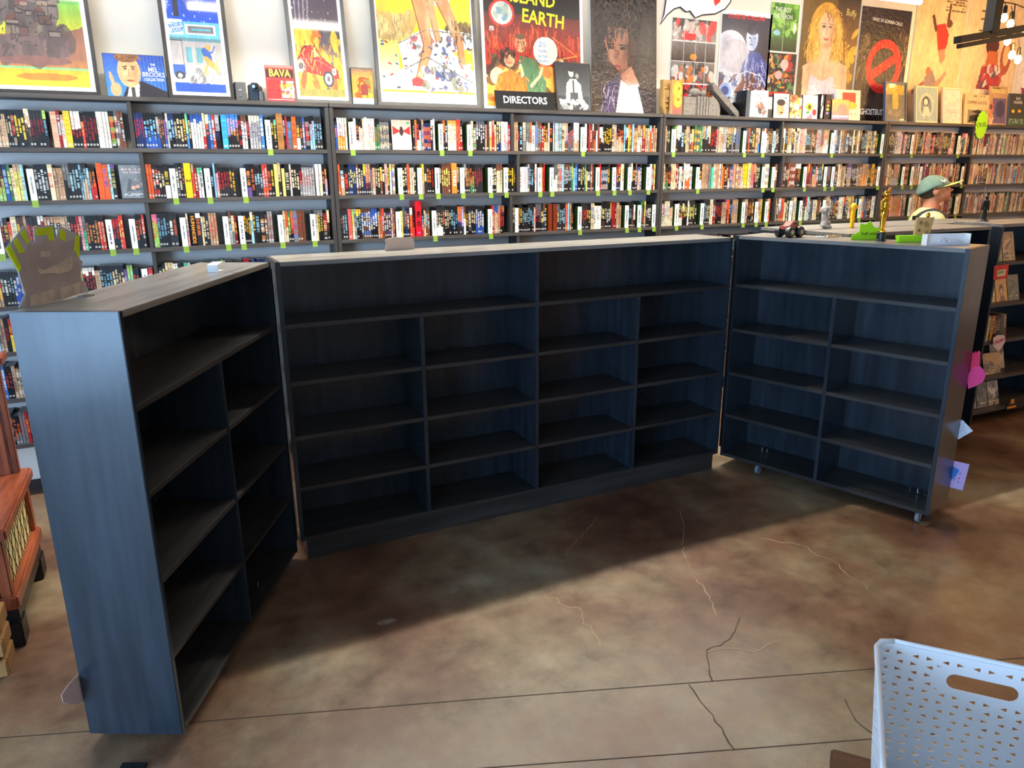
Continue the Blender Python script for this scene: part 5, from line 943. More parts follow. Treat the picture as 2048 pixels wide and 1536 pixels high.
# gold trophy
P = PZ(1761, 482, ZW); r = tag(empty('trophy_statuette', P), 'gold figure trophy on a black round base', 'trophy')
MB().lathe([(0.026, 0), (0.026, 0.006), (0.023, 0.008), (0.023, 0.044), (0.020, 0.048)], n=24).build('base', 'black_plastic', r, smooth=False)
MB().lathe([(0.019, 0.048), (0.019, 0.056), (0.016, 0.058)], n=20).build('plinth', 'gold', r)
tm = MB(); tm.capsule((-0.007, 0, 0.06), (-0.010, 0, 0.14), 0.008, 0.011).capsule((0.007, 0, 0.06), (0.010, 0, 0.14), 0.008, 0.011).capsule((0, 0, 0.14), (0, 0, 0.20), 0.017, 0.023).capsule((-0.024, 0, 0.205), (-0.03, -0.006, 0.17), 0.009, 0.008).capsule((0.024, 0, 0.205), (0.03, -0.006, 0.17), 0.009, 0.008).capsule((-0.03, -0.006, 0.17), (0, -0.022, 0.165), 0.008, 0.007).capsule((0.03, -0.006, 0.17), (0, -0.022, 0.165), 0.008, 0.007).capsule((0, 0, 0.215), (0, 0, 0.23), 0.009, 0.009).ell((0, 0, 0.245), 0.014, 0.016, 0.019)
o = tm.build('figure', 'gold', r, smooth=True); md = o.modifiers.new('remesh', 'REMESH'); md.mode = 'VOXEL'; md.voxel_size = 0.0022; md.use_smooth_shade = True
fl = MB()
for k in range(7): fl.ell((0.012+0.012*math.cos(k*0.9), -0.004+0.006*math.sin(k*2.1), 0.225+0.008*k), 0.010, 0.008, 0.008, 8, 6)
fl.build('flower_garland', 'orange_plastic', r, smooth=True)
# green block, kraft tag, white box
P = PZ(1826, 484, ZW); r = tag(empty('green_box', P, R_(-14)), 'long neon green box lying on top of the toy-topped wing', 'box')
box('box_body', 'neon_green', r, -0.085, 0.085, 0, 0.03, 0, 0.034, 0.002); box('lid_edge', 'neon_green', r, -0.0865, 0.0865, -0.0015, 0.0315, 0.022, 0.035, 0.001)
P = PZ(1856, 484, ZW); r = tag(empty('kraft_bag', P, R_(-12)), 'brown kraft paper tag bag with a swirl drawing and gold clip', 'bag')
MB().prism([(-0.055, 0), (0.035, 0), (0.058, 0.125), (-0.05, 0.125)], 0.04, 0.055).build('bag_body', 'kraft', r, 0.002)
dm = MB()
for (x, z, s_) in ((0.01, 0.092, 0.018), (0.02, 0.045, 0.015), (-0.025, 0.1, 0.012), (-0.03, 0.06, 0.01)):
    dm.tube([(x+s_*q/14*math.cos(q*0.9), 0.0392, z+s_*q/14*math.sin(q*0.9)) for q in range(2, 15)], 0.0016, 5)
dm.build('swirl_drawing', 'kraft_ink', r); MB().ell((0.02, 0.047, 0.137), 0.012, 0.008, 0.014).build('clip', 'gold', r, smooth=True)
P = PZ(1898, 490, ZW); r = tag(empty('white_box', P, R_(-16)), 'flat white open box with a wavy cut paper strip in front', 'box')
for a in ((-0.125, 0.115, 0.035, 0.038, 0, 0.055), (-0.125, 0.115, 0.0, 0.003, 0, 0.006)): box('box_wall', 'white_card', r, *a, 0)
box('box_floor', 'white_card', r, -0.125, 0.115, 0.003, 0.035, 0, 0.003, 0); box('box_wall', 'white_card', r, -0.128, -0.125, 0, 0.038, 0, 0.055, 0); box('box_wall', 'white_card', r, 0.115, 0.118, 0, 0.038, 0, 0.055, 0)
MB().prism([(-0.12, 0), (0.10, 0), (0.06, 0.012), (0.03, 0.026), (-0.005, 0.024), (-0.02, 0.008), (-0.035, 0.03), (-0.06, 0.03), (-0.075, 0.012), (-0.1, 0.006)], -0.008, -0.005).build('paper_strip', 'paper_white', r)
# papers taped behind the right wing, sticking out past its end
def behind(o, Dd, uvs, mat, name, label, cat, off=0.003, th=0.0012):
    rz = o.rotation_euler.z; n = Vector((-math.sin(rz), math.cos(rz), 0)); p0 = Vector(o.location)+n*(Dd+off)
    P = [PN(u, v, p0, n) for u, v in uvs]; base = min(P, key=lambda q: q.z); e = tag(empty(name, base), label, cat)
    MB().sheet([q-base for q in P], th, n).build('sheet', mat, e); return e, n, p0
e, n, p0 = behind(wingR, DR, [(1925, 840), (1946, 862), (1918, 878), (1895, 885), (1895, 850)], 'paper_white', 'note_paper', 'white note with handwriting poking out behind the toy-topped wing', 'note')
ln_ = MB()
for k in range(6): 
    a, b2 = PN(1919+k*0.5, 850+k*4.5, p0-n*0.0006, n), PN(1929+k*1.2, 847+k*4.5, p0-n*0.0006, n); ln_.tube([a-Vector(e.location), b2-Vector(e.location)], 0.0009, 4)
ln_.build('handwriting', 'ink', e)
e, n, p0 = behind(wingR, DR, [(1905, 921), (1939, 929), (1925, 981), (1890, 972)], 'lavender', 'drawing_card', 'lavender card with a blue scribble behind the toy-topped wing', 'card')
MB().sheet([PN(u, v, p0-n*0.0008, n)-Vector(e.location) for u, v in ((1905, 932), (1919, 940), (1912, 952), (1903, 960), (1898, 955))], 0.0006, -n).build('blue_scribble', 'blue_ink', e)
for (u, v) in ((1921, 946), (1919, 956), (1917, 963), (1910, 957)): MB().tube([PN(u, v, p0-n*0.001, n)-Vector(e.location), PN(u-1.5, v+2, p0-n*0.001, n)-Vector(e.location)], 0.002, 5).build('ink_mark', 'ink', e)
hp = [(1936, 775), (1934, 755), (1940, 742), (1950, 732), (1961, 733), (1969, 742), (1971, 752), (1966, 764), (1952, 772), (1936, 778)]
e, n, p0 = behind(wingR, DR, hp, 'hot_pink', 'paper_heart', 'hot pink paper heart taped behind the toy-topped wing', 'paper heart')
e2, n, p0 = behind(wingR, DR, [(1940, 740), (1945, 704), (1949, 707), (1951, 702), (1954, 706), (1957, 701), (1961, 704), (1959, 735)], 'hot_red', 'crown_cutout', 'red paper crown cut-out taped above the pink heart', 'paper cutout', off=0.006)
# pale paper scrap behind the blue-ended wing
behind(wingL, D, [(172, 1340), (150, 1355), (135, 1372), (123, 1390), (126, 1404), (140, 1410), (155, 1408), (176, 1398), (185, 1380), (185, 1340)], 'pink_paper', 'paper_scrap', 'pale pink paper cut-out poking from behind the blue-ended wing', 'paper')
# ------------------------------------------------------------------ low bookcases behind the right wing
def low_case(label, x0, x1, y0, y1, zt, shelves, front, name='low_bookcase'):
    r = tag(empty(name, (x0, y0, 0)), label, 'bookcase'); W = x1-x0; Dp = y1-y0; t = 0.022
    box('side_panel', 'paint_upright', r, 0, t, 0, Dp, 0, zt-t, 0.002); box('side_panel', 'paint_upright', r, W-t, W, 0, Dp, 0, zt-t, 0.002)
    box('top_panel', 'paint_top_sheen', r, 0, W, 0, Dp, zt-t, zt, 0.002)
    if front: box('back_panel', 'paint_upright', r, t, W-t, Dp-0.012, Dp, 0, zt-t, 0); a, b2 = 0.002, Dp-0.012
    else: box('back_panel', 'paint_upright', r, t, W-t, 0, 0.012, 0, zt-t, 0); a, b2 = 0.012, Dp-0.002
    for z in shelves: box('shelf', 'shelf_black', r, t, W-t, a, b2, z-t, z, 0.0015)
    return r
SB = [0.10, 0.36, 0.63, 0.90, 1.17]
caseA = low_case('low black bookcase with a kraft bag and toys before it, open side to the room', 3.83, 5.19, 3.31, 3.655, HC, SB, True)
low_case('low black bookcase carrying the grey figurine, back to back with another', 3.83, 5.9, 3.675, 4.07, HC, SB, False)
yb_ = 3.305
SZ = [PY(1990, 836, yb_).z]
zs = sorted(max(0.03, PY(u, v, yb_).z) for u, v in ((2000, 815), (2000, 752), (2000, 681), (2000, 608), (2000, 526)))
caseB = low_case('low black bookcase with face-out discs on its shelves and a dark figurine on top', 5.30, 6.32, yb_, 3.665, HC+0.012, zs, True)
low_case('low black bookcase continuing beyond the face-out discs', 6.322, 7.5, yb_, 3.665, HC+0.012, zs, True)
# discs shown on the end bookcase
vis = [dict(z=zs[4], u=1999, w=0.13, h=0.185, bg=(150, 140, 80), nm='olive green face-out disc leaning on the top shelf'), dict(z=zs[4], u=2019, w=0.14, h=0.21, bg=(196, 150, 96), nm='tan face-out disc with gold lights on the top shelf'),
       dict(z=zs[3], u=1979, w=0.13, h=0.15, bg=(216, 180, 120), nm='cream face-out disc at the post end of the second shelf'), dict(z=zs[3], u=1992, w=0.135, h=0.19, bg=(232, 160, 40), nm='orange face-out disc with a dark haired drawing'), dict(z=zs[3], u=2012, w=0.135, h=0.19, bg=(96, 96, 70), nm='dark green face-out disc beside the orange one'),
       dict(z=zs[1], u=1983, w=0.2, h=0.165, bg=(206, 150, 80), nm='golden face-out boxed set on the fourth shelf'), dict(z=zs[1], u=2000, w=0.17, h=0.2, bg=(190, 150, 110), nm='tan face-out book with a large eye, behind the golden set'),
       dict(z=zs[0], u=1932, w=0.12, h=0.19, bg=(170, 130, 90), nm='brown face-out disc at the post end of the bottom shelf'), dict(z=zs[0], u=1956, w=0.13, h=0.19, bg=(110, 106, 90), nm='grey green face-out disc on the bottom shelf'), dict(z=zs[0], u=1985, w=0.13, h=0.19, bg=(196, 176, 150), nm='pale face-out disc with a red brown drawing, bottom shelf')]
for i, d in enumerate(vis):
    v = proj((5.4, yb_, d['z']))[1]; x = max(5.33, PY(d['u'], v, yb_).x)
    d['x'] = x
xs_used = {}
for i, d in enumerate(vis):
    x = max(d['x'], xs_used.get(d['z'], 5.33)+0.004); xs_used[d['z']] = x+d['w'] if i != 6 else x
    yo = 0.06 if i != 6 else 0.14
    r = tag(empty('face_out_disc', (x, yb_+yo, d['z'])), d['nm'], 'disc case', 'face-out discs on the end bookcase'); r.rotation_euler = (-R_(14), 0, 0)
    box('shell', 'black_plastic', r, 0, d['w'], 0, 0.014, 0, d['h'], 0.001)
    c = Canvas(26, 36, d['bg']); bg = d['bg']; c.rs = np.random.RandomState(i+3)
    c.blobs(0.05, 0.1, 0.95, 0.9, [tuple(int(q*0.6) for q in bg), tuple(min(255, int(q*1.25)) for q in bg), tuple(int(q*0.85) for q in bg), (70, 50, 40)], 16, 0.08, 0.25); c.lines(0.15, 0.8, 0.85, 0.9, (236, 214, 160), 1); c.r(0, 0, 1, 0.03, bg)
    if i == 3: c.r(0, 0, 1, 1, bg); c.e(0.5, 0.55, 0.2, 0.22, (50, 36, 30)); c.e(0.52, 0.62, 0.12, 0.14, (216, 160, 120)); c.p([(0.3, 1), (0.42, 0.78), (0.7, 0.78), (0.8, 1)], (120, 60, 50))
    art(r, d['w']-0.004, d['h']-0.004, c, 'print_framed', -0.0006, 0.002, 0.002)
x = 5.345
for j, (wd, col, nm) in enumerate(((0.018, (230, 214, 170), 'cream'), (0.016, (226, 190, 130), 'tan'), (0.014, (60, 40, 36), 'dark'), (0.026, (232, 160, 60), 'orange'), (0.018, (120, 40, 36), 'maroon'), (0.015, (44, 38, 38), 'black'), (0.015, (96, 50, 50), 'brown red'), (0.015, (50, 46, 50), 'charcoal'))):
    rg = random.Random(j); mb = MB(); c0 = s2l(col); case_mesh(mb, 0, 0, 0, wd, 0.19, 0.13, spine_colors(rg, c0, c0, s2l((230, 200, 150)) if sum(col) < 300 else s2l((90, 60, 40)), 0, None), tuple(0.5*q for q in c0))
    o = mb.build('disc_case', 'spine', fixn=False); o.location = (x, yb_+0.02, zs[2]); x += wd+0.001
    tag(o, '%s spined disc case on the third shelf of the end bookcase' % nm, 'disc case')
mb = MB(); c0 = s2l((206, 170, 130)); case_mesh(mb, 0, 0, 0, 0.024, 0.19, 0.13, spine_colors(random.Random(3), c0, s2l((130, 60, 50)), s2l((90, 50, 40)), 1, None), c0, R_(-12)); o = mb.build('disc_case', 'spine', fixn=False); o.location = (x+0.075, yb_+0.02, zs[2]); tag(o, 'tan spined disc case leaning alone on the third shelf of the end bookcase', 'disc case')
x = 4.97
for j, (wd, col, nm) in enumerate(((0.014, (200, 196, 190), 'pale'), (0.014, (40, 40, 46), 'black'), (0.014, (150, 60, 56), 'red'))):
    mb = MB(); c0 = s2l(col); case_mesh(mb, 0, 0, 0, wd, 0.19, 0.13, spine_colors(random.Random(j+40), c0, s2l((60, 60, 70)), s2l((230, 220, 210)), 1, None), c0); o = mb.build('disc_case', 'spine', fixn=False); o.location = (x, 3.35, SB[4]); x += wd+0.001
    tag(o, '%s spined disc case alone in the dark low bookcase' % nm, 'disc case')
# small signs on the end bookcase
def face_sign(name, label, cat, uvs, mat, th=0.003, yy=yb_-0.006):
    P = [PY(u, v, yy) for u, v in uvs]; b0 = min(P, key=lambda q: q.z); e = tag(empty(name, b0), label, cat); MB().sheet([q-b0 for q in P], th, (0, -1, 0)).build('card', mat, e); return e, b0
e, b0 = face_sign('price_sign', 'red shelf sign with a cream ticket on the end bookcase', 'sign', [(1988, 532), (2017, 528), (2014, 556), (1986, 560)], 'red_sign')
MB().sheet([PY(u, v, yb_-0.0095)-b0 for u, v in ((1995, 541), (2012, 538), (2010, 551), (1994, 554))], 0.001, (0, -1, 0)).build('ticket', 'frame_cream', e); MB().sheet([PY(u, v, yb_-0.0108)-b0 for u, v in ((1997, 543), (2008, 541), (2007, 546), (1996, 548))], 0.0006, (0, -1, 0)).build('green_bar', 'green_tab', e)
e, b0 = face_sign('badge_sign', 'pink and red decorated badge hung on the third shelf edge', 'sign', [(1986, 676), (1995, 670), (2008, 670), (2010, 682), (2003, 695), (1996, 703), (1986, 692)], 'pink_paper', yy=yb_-0.010); text('CRUSH', 0.035, 'red_sign', e, Matrix.Translation(PY(1998, 683, yb_-0.0145)-b0) @ Matrix.Rotation(R_(90), 4, 'X') @ Matrix.Rotation(R_(10), 4, 'Z'), bold=0.02)
e, b0 = face_sign('shelf_sign', 'black tent sign with orange lettering leaning on the bottom shelf', 'sign', [(2018, 798), (2048, 790), (2044, 815), (2012, 820)], 'black_plastic', yy=yb_-0.008)
MB().sheet([PY(u, v, yb_-0.0115)-b0 for u, v in ((2022, 799), (2029, 797), (2028, 806), (2021, 808))], 0.001, (0, -1, 0)).build('orange_print', 'orange_plastic', e); MB().sheet([PY(u, v, yb_-0.0115)-b0 for u, v in ((2014, 814), (2032, 810), (2032, 814), (2014, 818))], 0.001, (0, -1, 0)).build('orange_print', 'orange_plastic', e)
# figurines on the low bookcases
P = PZ(1650, 457, HC); r = tag(empty('seated_figurine', P, R_(-40)), 'small grey seated figurine on the low bookcase', 'figurine')
gm = MB(); gm.ell((0, 0, 0.03), 0.034, 0.03, 0.03).ell((-0.005, 0, 0.068), 0.024, 0.02, 0.034).ell((-0.012, 0, 0.122), 0.032, 0.03, 0.03).capsule((-0.02, -0.022, 0.02), (0.03, -0.024, 0.012), 0.012, 0.01).capsule((-0.02, 0.022, 0.02), (0.03, 0.024, 0.012), 0.012, 0.01).capsule((-0.01, -0.022, 0.085), (0.012, -0.026, 0.045), 0.008, 0.008).capsule((-0.01, 0.022, 0.085), (0.012, 0.026, 0.045), 0.008, 0.008).ell((-0.043, 0, 0.115), 0.006, 0.006, 0.006).ell((-0.012, 0, 0.15), 0.014, 0.012, 0.012).ell((-0.012, -0.032, 0.118), 0.006, 0.006, 0.009).ell((-0.012, 0.032, 0.118), 0.006, 0.006, 0.009)
o = gm.build('figure', 'stone_grey', r, smooth=True); md = o.modifiers.new('remesh', 'REMESH'); md.mode = 'VOXEL'; md.voxel_size = 0.004; md.use_smooth_shade = True
P = PZ(1703, 455, HC); r = tag(empty('candy_dispenser', P), 'yellow candy dispenser with a round head on the low bookcase', 'dispenser')
box('foot', 'yellow_plastic', r, -0.02, 0.02, -0.012, 0.012, 0, 0.005, 0.002); box('stem', 'yellow_plastic', r, -0.013, 0.013, -0.010, 0.010, 0.005, 0.118, 0.003); MB().ell((0, 0, 0.140), 0.022, 0.02, 0.024).build('head', 'yellow_plastic', r, smooth=True); box('beak', 'orange_plastic', r, 0.004, 0.018, -0.028, -0.012, 0.126, 0.142, 0.004)
P = PZ(1936, 446, HC+0.012); P = Vector((max(P.x, 5.34), P.y, P.z)); P = Vector((5.46, 3.55, HC+0.012)); r = tag(empty('robot_figurine', P), 'dark jointed figurine on a clear round stand', 'figurine')
MB().lathe([(0.045, 0), (0.045, 0.004), (0.01, 0.006)], n=20).build('stand', 'steel', r)
rb = MB(); rb.capsule((-0.014, 0, 0.012), (-0.010, 0, 0.09), 0.008, 0.009, 8).capsule((0.014, 0, 0.012), (0.010, 0, 0.09), 0.008, 0.009, 8).ell((-0.016, -0.008, 0.01), 0.009, 0.018, 0.006).ell((0.016, -0.008, 0.01), 0.009, 0.018, 0.006).capsule((0, 0, 0.095), (0, 0, 0.14), 0.014, 0.02, 10).capsule((-0.026, 0, 0.145), (-0.034, 0, 0.085), 0.008, 0.006, 8).capsule((0.026, 0, 0.145), (0.034, 0, 0.085), 0.008, 0.006, 8).ell((0, 0, 0.172), 0.012, 0.013, 0.014).capsule((0, 0, 0.15), (0, 0, 0.16), 0.007, 0.007, 8)
o = rb.build('figure', 'dark_metal', r, smooth=True); md = o.modifiers.new('remesh', 'REMESH'); md.mode = 'VOXEL'; md.voxel_size = 0.003; md.use_smooth_shade = True
MB().tube([(-0.02, 0.012, 0.005), (-0.02, 0.012, 0.25)], 0.0018, 6).build('spear', 'steel', r)

# ------------------------------------------------------------------ person browsing behind the low bookcases
pp = PY(1866, 400, 4.40); yawp = R_(-42)
man = tag(empty('person', (pp.x, 4.40, 0), yawp-R_(90)), 'person in green cap and tie-dye shirt with a black shoulder strap', 'person')
# local: y forward, x to the person's right, z up
HZ = 1.675
bm_ = MB(); HM = Matrix.Translation((0, 0, HZ+0.131)) @ Matrix.Diagonal((1.13, 1.13, 0.954, 1)) @ Matrix.Translation((0, 0, -HZ-0.127)) @ Matrix.Translation((0, 0, HZ)) @ Matrix.Rotation(R_(13), 4, 'X') @ Matrix.Translation((0, 0, -HZ)); bm_.M = HM
bm_.ell((0, 0.0, HZ+0.01), 0.078, 0.098, 0.105, 18, 12).ell((0, 0.022, HZ-0.055), 0.060, 0.078, 0.065, 16, 10).ell((0, 0.075, HZ-0.092), 0.024, 0.022, 0.02, 10, 8).ell((0, 0.106, HZ-0.03), 0.013, 0.022, 0.016, 10, 8).ell((0, 0.098, HZ-0.01), 0.009, 0.012, 0.028, 10, 8).ell((0, 0.09, HZ-0.066), 0.024, 0.014, 0.010, 10, 8)
for sx in (-1, 1): bm_.ell((sx*0.078, -0.012, HZ-0.02), 0.010, 0.022, 0.033, 10, 8).ell((sx*0.034, 0.082, HZ+0.008), 0.022, 0.016, 0.012, 10, 8)
bm_.M = None; bm_.capsule((0, -0.02, HZ-0.19), (0, -0.005, HZ-0.06), 0.066, 0.062, 16)
bm_.capsule((0, -0.01, 1.02), (0, -0.01, 1.36), 0.13, 0.15, 18).capsule((-0.13, -0.01, 1.41), (0.13, -0.01, 1.41), 0.075, 0.075, 14)
for sx in (-1, 1):
    bm_.capsule((sx*0.185, -0.01, 1.40), (sx*0.225, -0.02, 1.14), 0.052, 0.042, 12).capsule((sx*0.225, -0.02, 1.14), (sx*0.20, 0.15, 0.98), 0.040, 0.028, 12)
    bm_.ell((sx*0.195, 0.20, 0.955), 0.028, 0.048, 0.02, 12, 8)
    for f_ in range(4): bm_.capsule((sx*(0.172+0.014*f_), 0.235, 0.955), (sx*(0.172+0.014*f_), 0.285+0.008*(f_ in (1, 2)), 0.935), 0.0085, 0.007, 8)
    bm_.capsule((sx*0.165, 0.19, 0.955), (sx*0.145, 0.235, 0.945), 0.010, 0.008, 8)
    bm_.capsule((sx*0.085, 0, 0.93), (sx*0.095, 0.01, 0.50), 0.085, 0.055, 14).capsule((sx*0.095, 0.01, 0.50), (sx*0.10, -0.01, 0.10), 0.052, 0.036, 14)
    bm_.capsule((sx*0.10, -0.02, 0.045), (sx*0.105, 0.15, 0.035), 0.04, 0.034, 12)
body = bm_.build('body', 'skin', man, smooth=True); md = body.modifiers.new('remesh', 'REMESH'); md.mode = 'VOXEL'; md.voxel_size = 0.008; md.use_smooth_shade = True; md = body.modifiers.new('soft', 'SMOOTH'); md.iterations = 3; md.factor = 0.5
def cloth(name, mb, mat, vox=0.011, it=4):
    o = mb.build(name, mat, man, smooth=True); md = o.modifiers.new('remesh', 'REMESH'); md.mode = 'VOXEL'; md.voxel_size = vox; md.use_smooth_shade = True; md = o.modifiers.new('soft', 'SMOOTH'); md.iterations = it; md.factor = 0.6; return o
sm = MB(); sm.capsule((0, -0.01, 0.96), (0, -0.015, 1.35), 0.165, 0.172, 20).capsule((-0.17, -0.025, 1.41), (0.17, -0.025, 1.41), 0.112, 0.112, 16)
sm.ell((0, -0.035, 1.47), 0.13, 0.10, 0.075, 16, 10)
for sx in (-1, 1): sm.capsule((sx*0.205, -0.02, 1.40), (sx*0.235, -0.02, 1.20), 0.088, 0.076, 14)
cloth('shirt', sm, 'tie_dye')
tm = MB()
for sx in (-1, 1): tm.capsule((sx*0.085, 0, 0.95), (sx*0.097, 0.01, 0.50), 0.105, 0.078, 16).capsule((sx*0.097, 0.01, 0.5), (sx*0.10, -0.005, 0.12), 0.074, 0.062, 16)
cloth('trousers', tm, 'trousers')
for sx in (-1, 1):
    sh = MB().capsule((sx*0.10, -0.03, 0.048), (sx*0.108, 0.17, 0.042), 0.048, 0.042, 14); cloth('shoe', sh, 'shoe', 0.008, 2)
hm = MB(); hm.ell((0, -0.032, HZ-0.004), 0.0815, 0.086, 0.078, 18, 10); hm2 = hm.build('hair', 'hair', man, smooth=True)
# cap: crown, band, brim, button
cm = MB(); prof = []
vs = []; fs = []; nu, nv = 28, 9
for j in range(nv+1):
    th = math.pi/2*j/nv
    for i in range(nu):
        q = 2*math.pi*i/nu
        vs.append((0.094*math.cos(q)*math.sin(th)*1.0, -0.012+0.118*math.sin(q)*math.sin(th), HZ+0.022+0.105*math.cos(th)-0.05*(math.sin(th)**2)*(1 if math.sin(q) < 0 else 0)*abs(math.sin(q))))
for j in range(nv):
    for i in range(nu): fs.append((j*nu+i, (j+1)*nu+i, (j+1)*nu+(i+1) % nu, j*nu+(i+1) % nu))
crown = cm.add(vs, fs).build('cap_crown', 'cap_green', man, smooth=True); md = crown.modifiers.new('thick', 'SOLIDIFY'); md.thickness = 0.003
vs = []; fs = []; nb = 14
for i in range(nb+1):
    q = math.pi*(0.04+0.92*i/nb); cx, cy = math.cos(q), math.sin(q)
    for j in range(5):
        s_ = j/4; vs.append((0.088*cx*(1-0.08*s_), -0.012+0.108*cy+0.105*s_*cy, HZ+0.022-0.004*abs(cx)*0+0.010*s_*1.6-0.03*cx*cx*s_))
for i in range(nb):
    for j in range(4): fs.append((i*5+j, i*5+j+1, (i+1)*5+j+1, (i+1)*5+j))
brim = MB().add(vs, fs).build('cap_brim', 'cap_yellow', man, smooth=True); md = brim.modifiers.new('thick', 'SOLIDIFY'); md.thickness = 0.004
em = MB()
for (a, b2) in (((0.05, 0.075, 0.075), (0.075, 0.06, 0.05)), ((0.06, 0.07, 0.05), (0.08, 0.04, 0.075)), ((0.055, 0.078, 0.06), (0.085, 0.045, 0.06))): em.tube([(a[0], a[1]-0.005, HZ+a[2]), (b2[0], b2[1]-0.005, HZ+b2[2])], 0.005, 6)
em.build('cap_emblem', 'white_card', man)
MB().ell((0, -0.012, HZ+0.127), 0.008, 0.008, 0.005).build('cap_button', 'cap_green', man, smooth=True)
gl = MB()
for sx in (-1, 1): gl.tube([(sx*0.034+0.024*math.cos(k/14*6.283), 0.108-0.010*abs(sx*0.034+0.024*math.cos(k/14*6.283))/0.06, HZ+0.004+0.019*math.sin(k/14*6.283)) for k in range(15)], 0.0022, 6).tube([(sx*0.058, 0.102, HZ+0.008), (sx*0.082, 0.04, HZ+0.01), (sx*0.084, -0.01, HZ+0.006)], 0.0022, 6)
gl.tube([(-0.010, 0.110, HZ+0.008), (0.010, 0.110, HZ+0.008)], 0.0022, 6); gl.build('glasses', 'dark_metal', man)
for o in man.children:
    if o.name.split('.')[0] in ('hair', 'cap_crown', 'cap_brim', 'cap_emblem', 'cap_button', 'glasses'): o.data.transform(HM)
# strap over the right shoulder, running across the back to the left hip, and its bag
st = []
for (x, y, z) in ((0.12, 0.172, 1.28), (0.165, 0.12, 1.42), (0.185, 0.04, 1.522), (0.18, -0.07, 1.528), (0.14, -0.152, 1.45), (0.07, -0.20, 1.33), (-0.03, -0.195, 1.18), (-0.12, -0.165, 1.04), (-0.19, -0.08, 0.95)): st.append(Vector((x, y, z)))
vs = []; fs = []
for i, p in enumerate(st):
    t = (st[min(i+1, len(st)-1)]-st[max(i-1, 0)]).normalized(); nrm = Vector((p.x*0.5, p.y+0.01, 0.02 if i not in (2, 3) else 0.2)).normalized(); sd = t.cross(nrm).normalized()*0.022
    vs += [p-sd, p+sd]
for i in range(len(st)-1): fs.append((2*i, 2*i+1, 2*i+3, 2*i+2))
o = MB().add(vs, fs).build('shoulder_strap', 'strap_black', man); md = o.modifiers.new('sub', 'SUBSURF'); md.levels = 2; md.render_levels = 2; md = o.modifiers.new('thick', 'SOLIDIFY'); md.thickness = 0.005; md.offset = 0
box('strap_buckle', 'black_plastic', man, 0.115, 0.17, -0.165, -0.138, 1.435, 1.47, 0.004)
box('shoulder_bag', 'strap_black', man, -0.30, -0.20, -0.16, 0.10, 0.74, 0.96, 0.02)

# ------------------------------------------------------------------ string bulbs and the hanging rail
yr = 3.5; a = PY(1914, 80, yr); b2 = PY(2075, 52, yr)
r = tag(empty('hanging_rail', a), 'dark metal rail hung from the ceiling on a post near the string bulbs', 'rail'); dv = (b2-a); 
sd = Vector((0, 1, 0))
def bar(name, p, q, hw, hh, mat, parent, sd=Vector((0, 1, 0))):
    t = (q-p).normalized(); n2 = t.cross(sd).normalized(); vs = []
    for e_ in (p, q):
        for s1, s2 in ((-1, -1), (1, -1), (1, 1), (-1, 1)): vs.append(e_+sd*hw*s1+n2*hh*s2)
    return MB().add(vs, [(0, 1, 2, 3), (7, 6, 5, 4), (0, 4, 5, 1), (1, 5, 6, 2), (2, 6, 7, 3), (3, 7, 4, 0)]).build(name, mat, parent, 0.002)
bar('rail_channel', Vector((0, 0, 0)), dv, 0.025, 0.022, 'dark_metal', r); bar('rail_lip', Vector((0.012, -0.01, -0.038)), dv+Vector((0, -0.01, -0.038)), 0.018, 0.014, 'dark_metal', r)
p0 = PY(1981, 68, yr)-a; bar('hanger_post', p0, Vector((p0.x, 0, ZC-a.z)), 0.035, 0.035, 'dark_metal', r, Vector((0, 1, 0)))
yc = 4.25; bl = [(2008, 20, 36), (2021, 26, 48), (2015, 62, 82), (2024, 88, 110), (2036, 92, 119), (2052, 40, 60), (2062, 70, 95), (2075, 20, 44), (2085, 60, 80)]
cord_top = PY(2000, 3, yc)
sr = tag(empty('string_lights', cord_top), 'warm clear bulbs strung on a dark cord near the hanging rail', 'string lights')
cp = [PY(u, v, yc)-cord_top for u, v in ((1985, -14), (2000, 3), (2030, 8), (2060, 20), (2090, 15), (2130, -10))]; MB().tube(cp, 0.005, 6).build('cord', 'dark_metal', sr); cp = [PY(u, v, yc)-cord_top for u, v in ((2030, 8), (2028, 40), (2032, 65), (2050, 72), (2090, 50), (2130, 30))]; MB().tube(cp, 0.005, 6).build('cord', 'dark_metal', sr)
xtra = [Vector((cord_top.x+0.7+0.25*i, yc-0.62*i, 2.5+0.1*((i*3) % 4))) for i in range(8)]
last = PY(2130, 30, yc); MB().tube([last-cord_top]+[x_-cord_top+Vector((0, 0, 0.09)) for x_ in xtra if x_.x > last.x], 0.005, 6).build('cord', 'dark_metal', sr)
def bulb(p, light):
    so = MB().lathe([(0.014, 0.03), (0.016, 0.05), (0.015, 0.085), (0.006, 0.095)], tuple(p-cord_top), 12).build('socket', 'dark_metal', sr); MB().lathe([(0.004, -0.034), (0.020, -0.024), (0.027, 0.0), (0.020, 0.022), (0.012, 0.034)], tuple(p-cord_top), 14).build('bulb', 'bulb_glow', so, smooth=True)
for (u, vt, vb) in bl:
    p = PY(u, vb, yc); bulb(p, True)
    tp = PY(u, vt-6, yc); MB().tube([p-cord_top+Vector((0, 0, 0.09)), tp-cord_top+Vector((0, 0, 0.03))], 0.003, 5).build('drop_wire', 'dark_metal', sr)
for p in xtra: bulb(p, True)
def point(p, wt):
    d = bpy.data.lights.new('bulb_light', 'POINT'); d.energy = wt; d.color = (1.0, 0.55, 0.22); d.shadow_soft_size = 0.035; o = bpy.data.objects.new('bulb_light', d); COL.objects.link(o); o.location = p; 
for i, p in enumerate([PY(2020, 75, yc)+Vector((0, -0.05, 0))]+xtra[::2]): point(p+Vector((0, 0, -0.08)), BULB_W*(0.7 if i < 2 else 2.2))

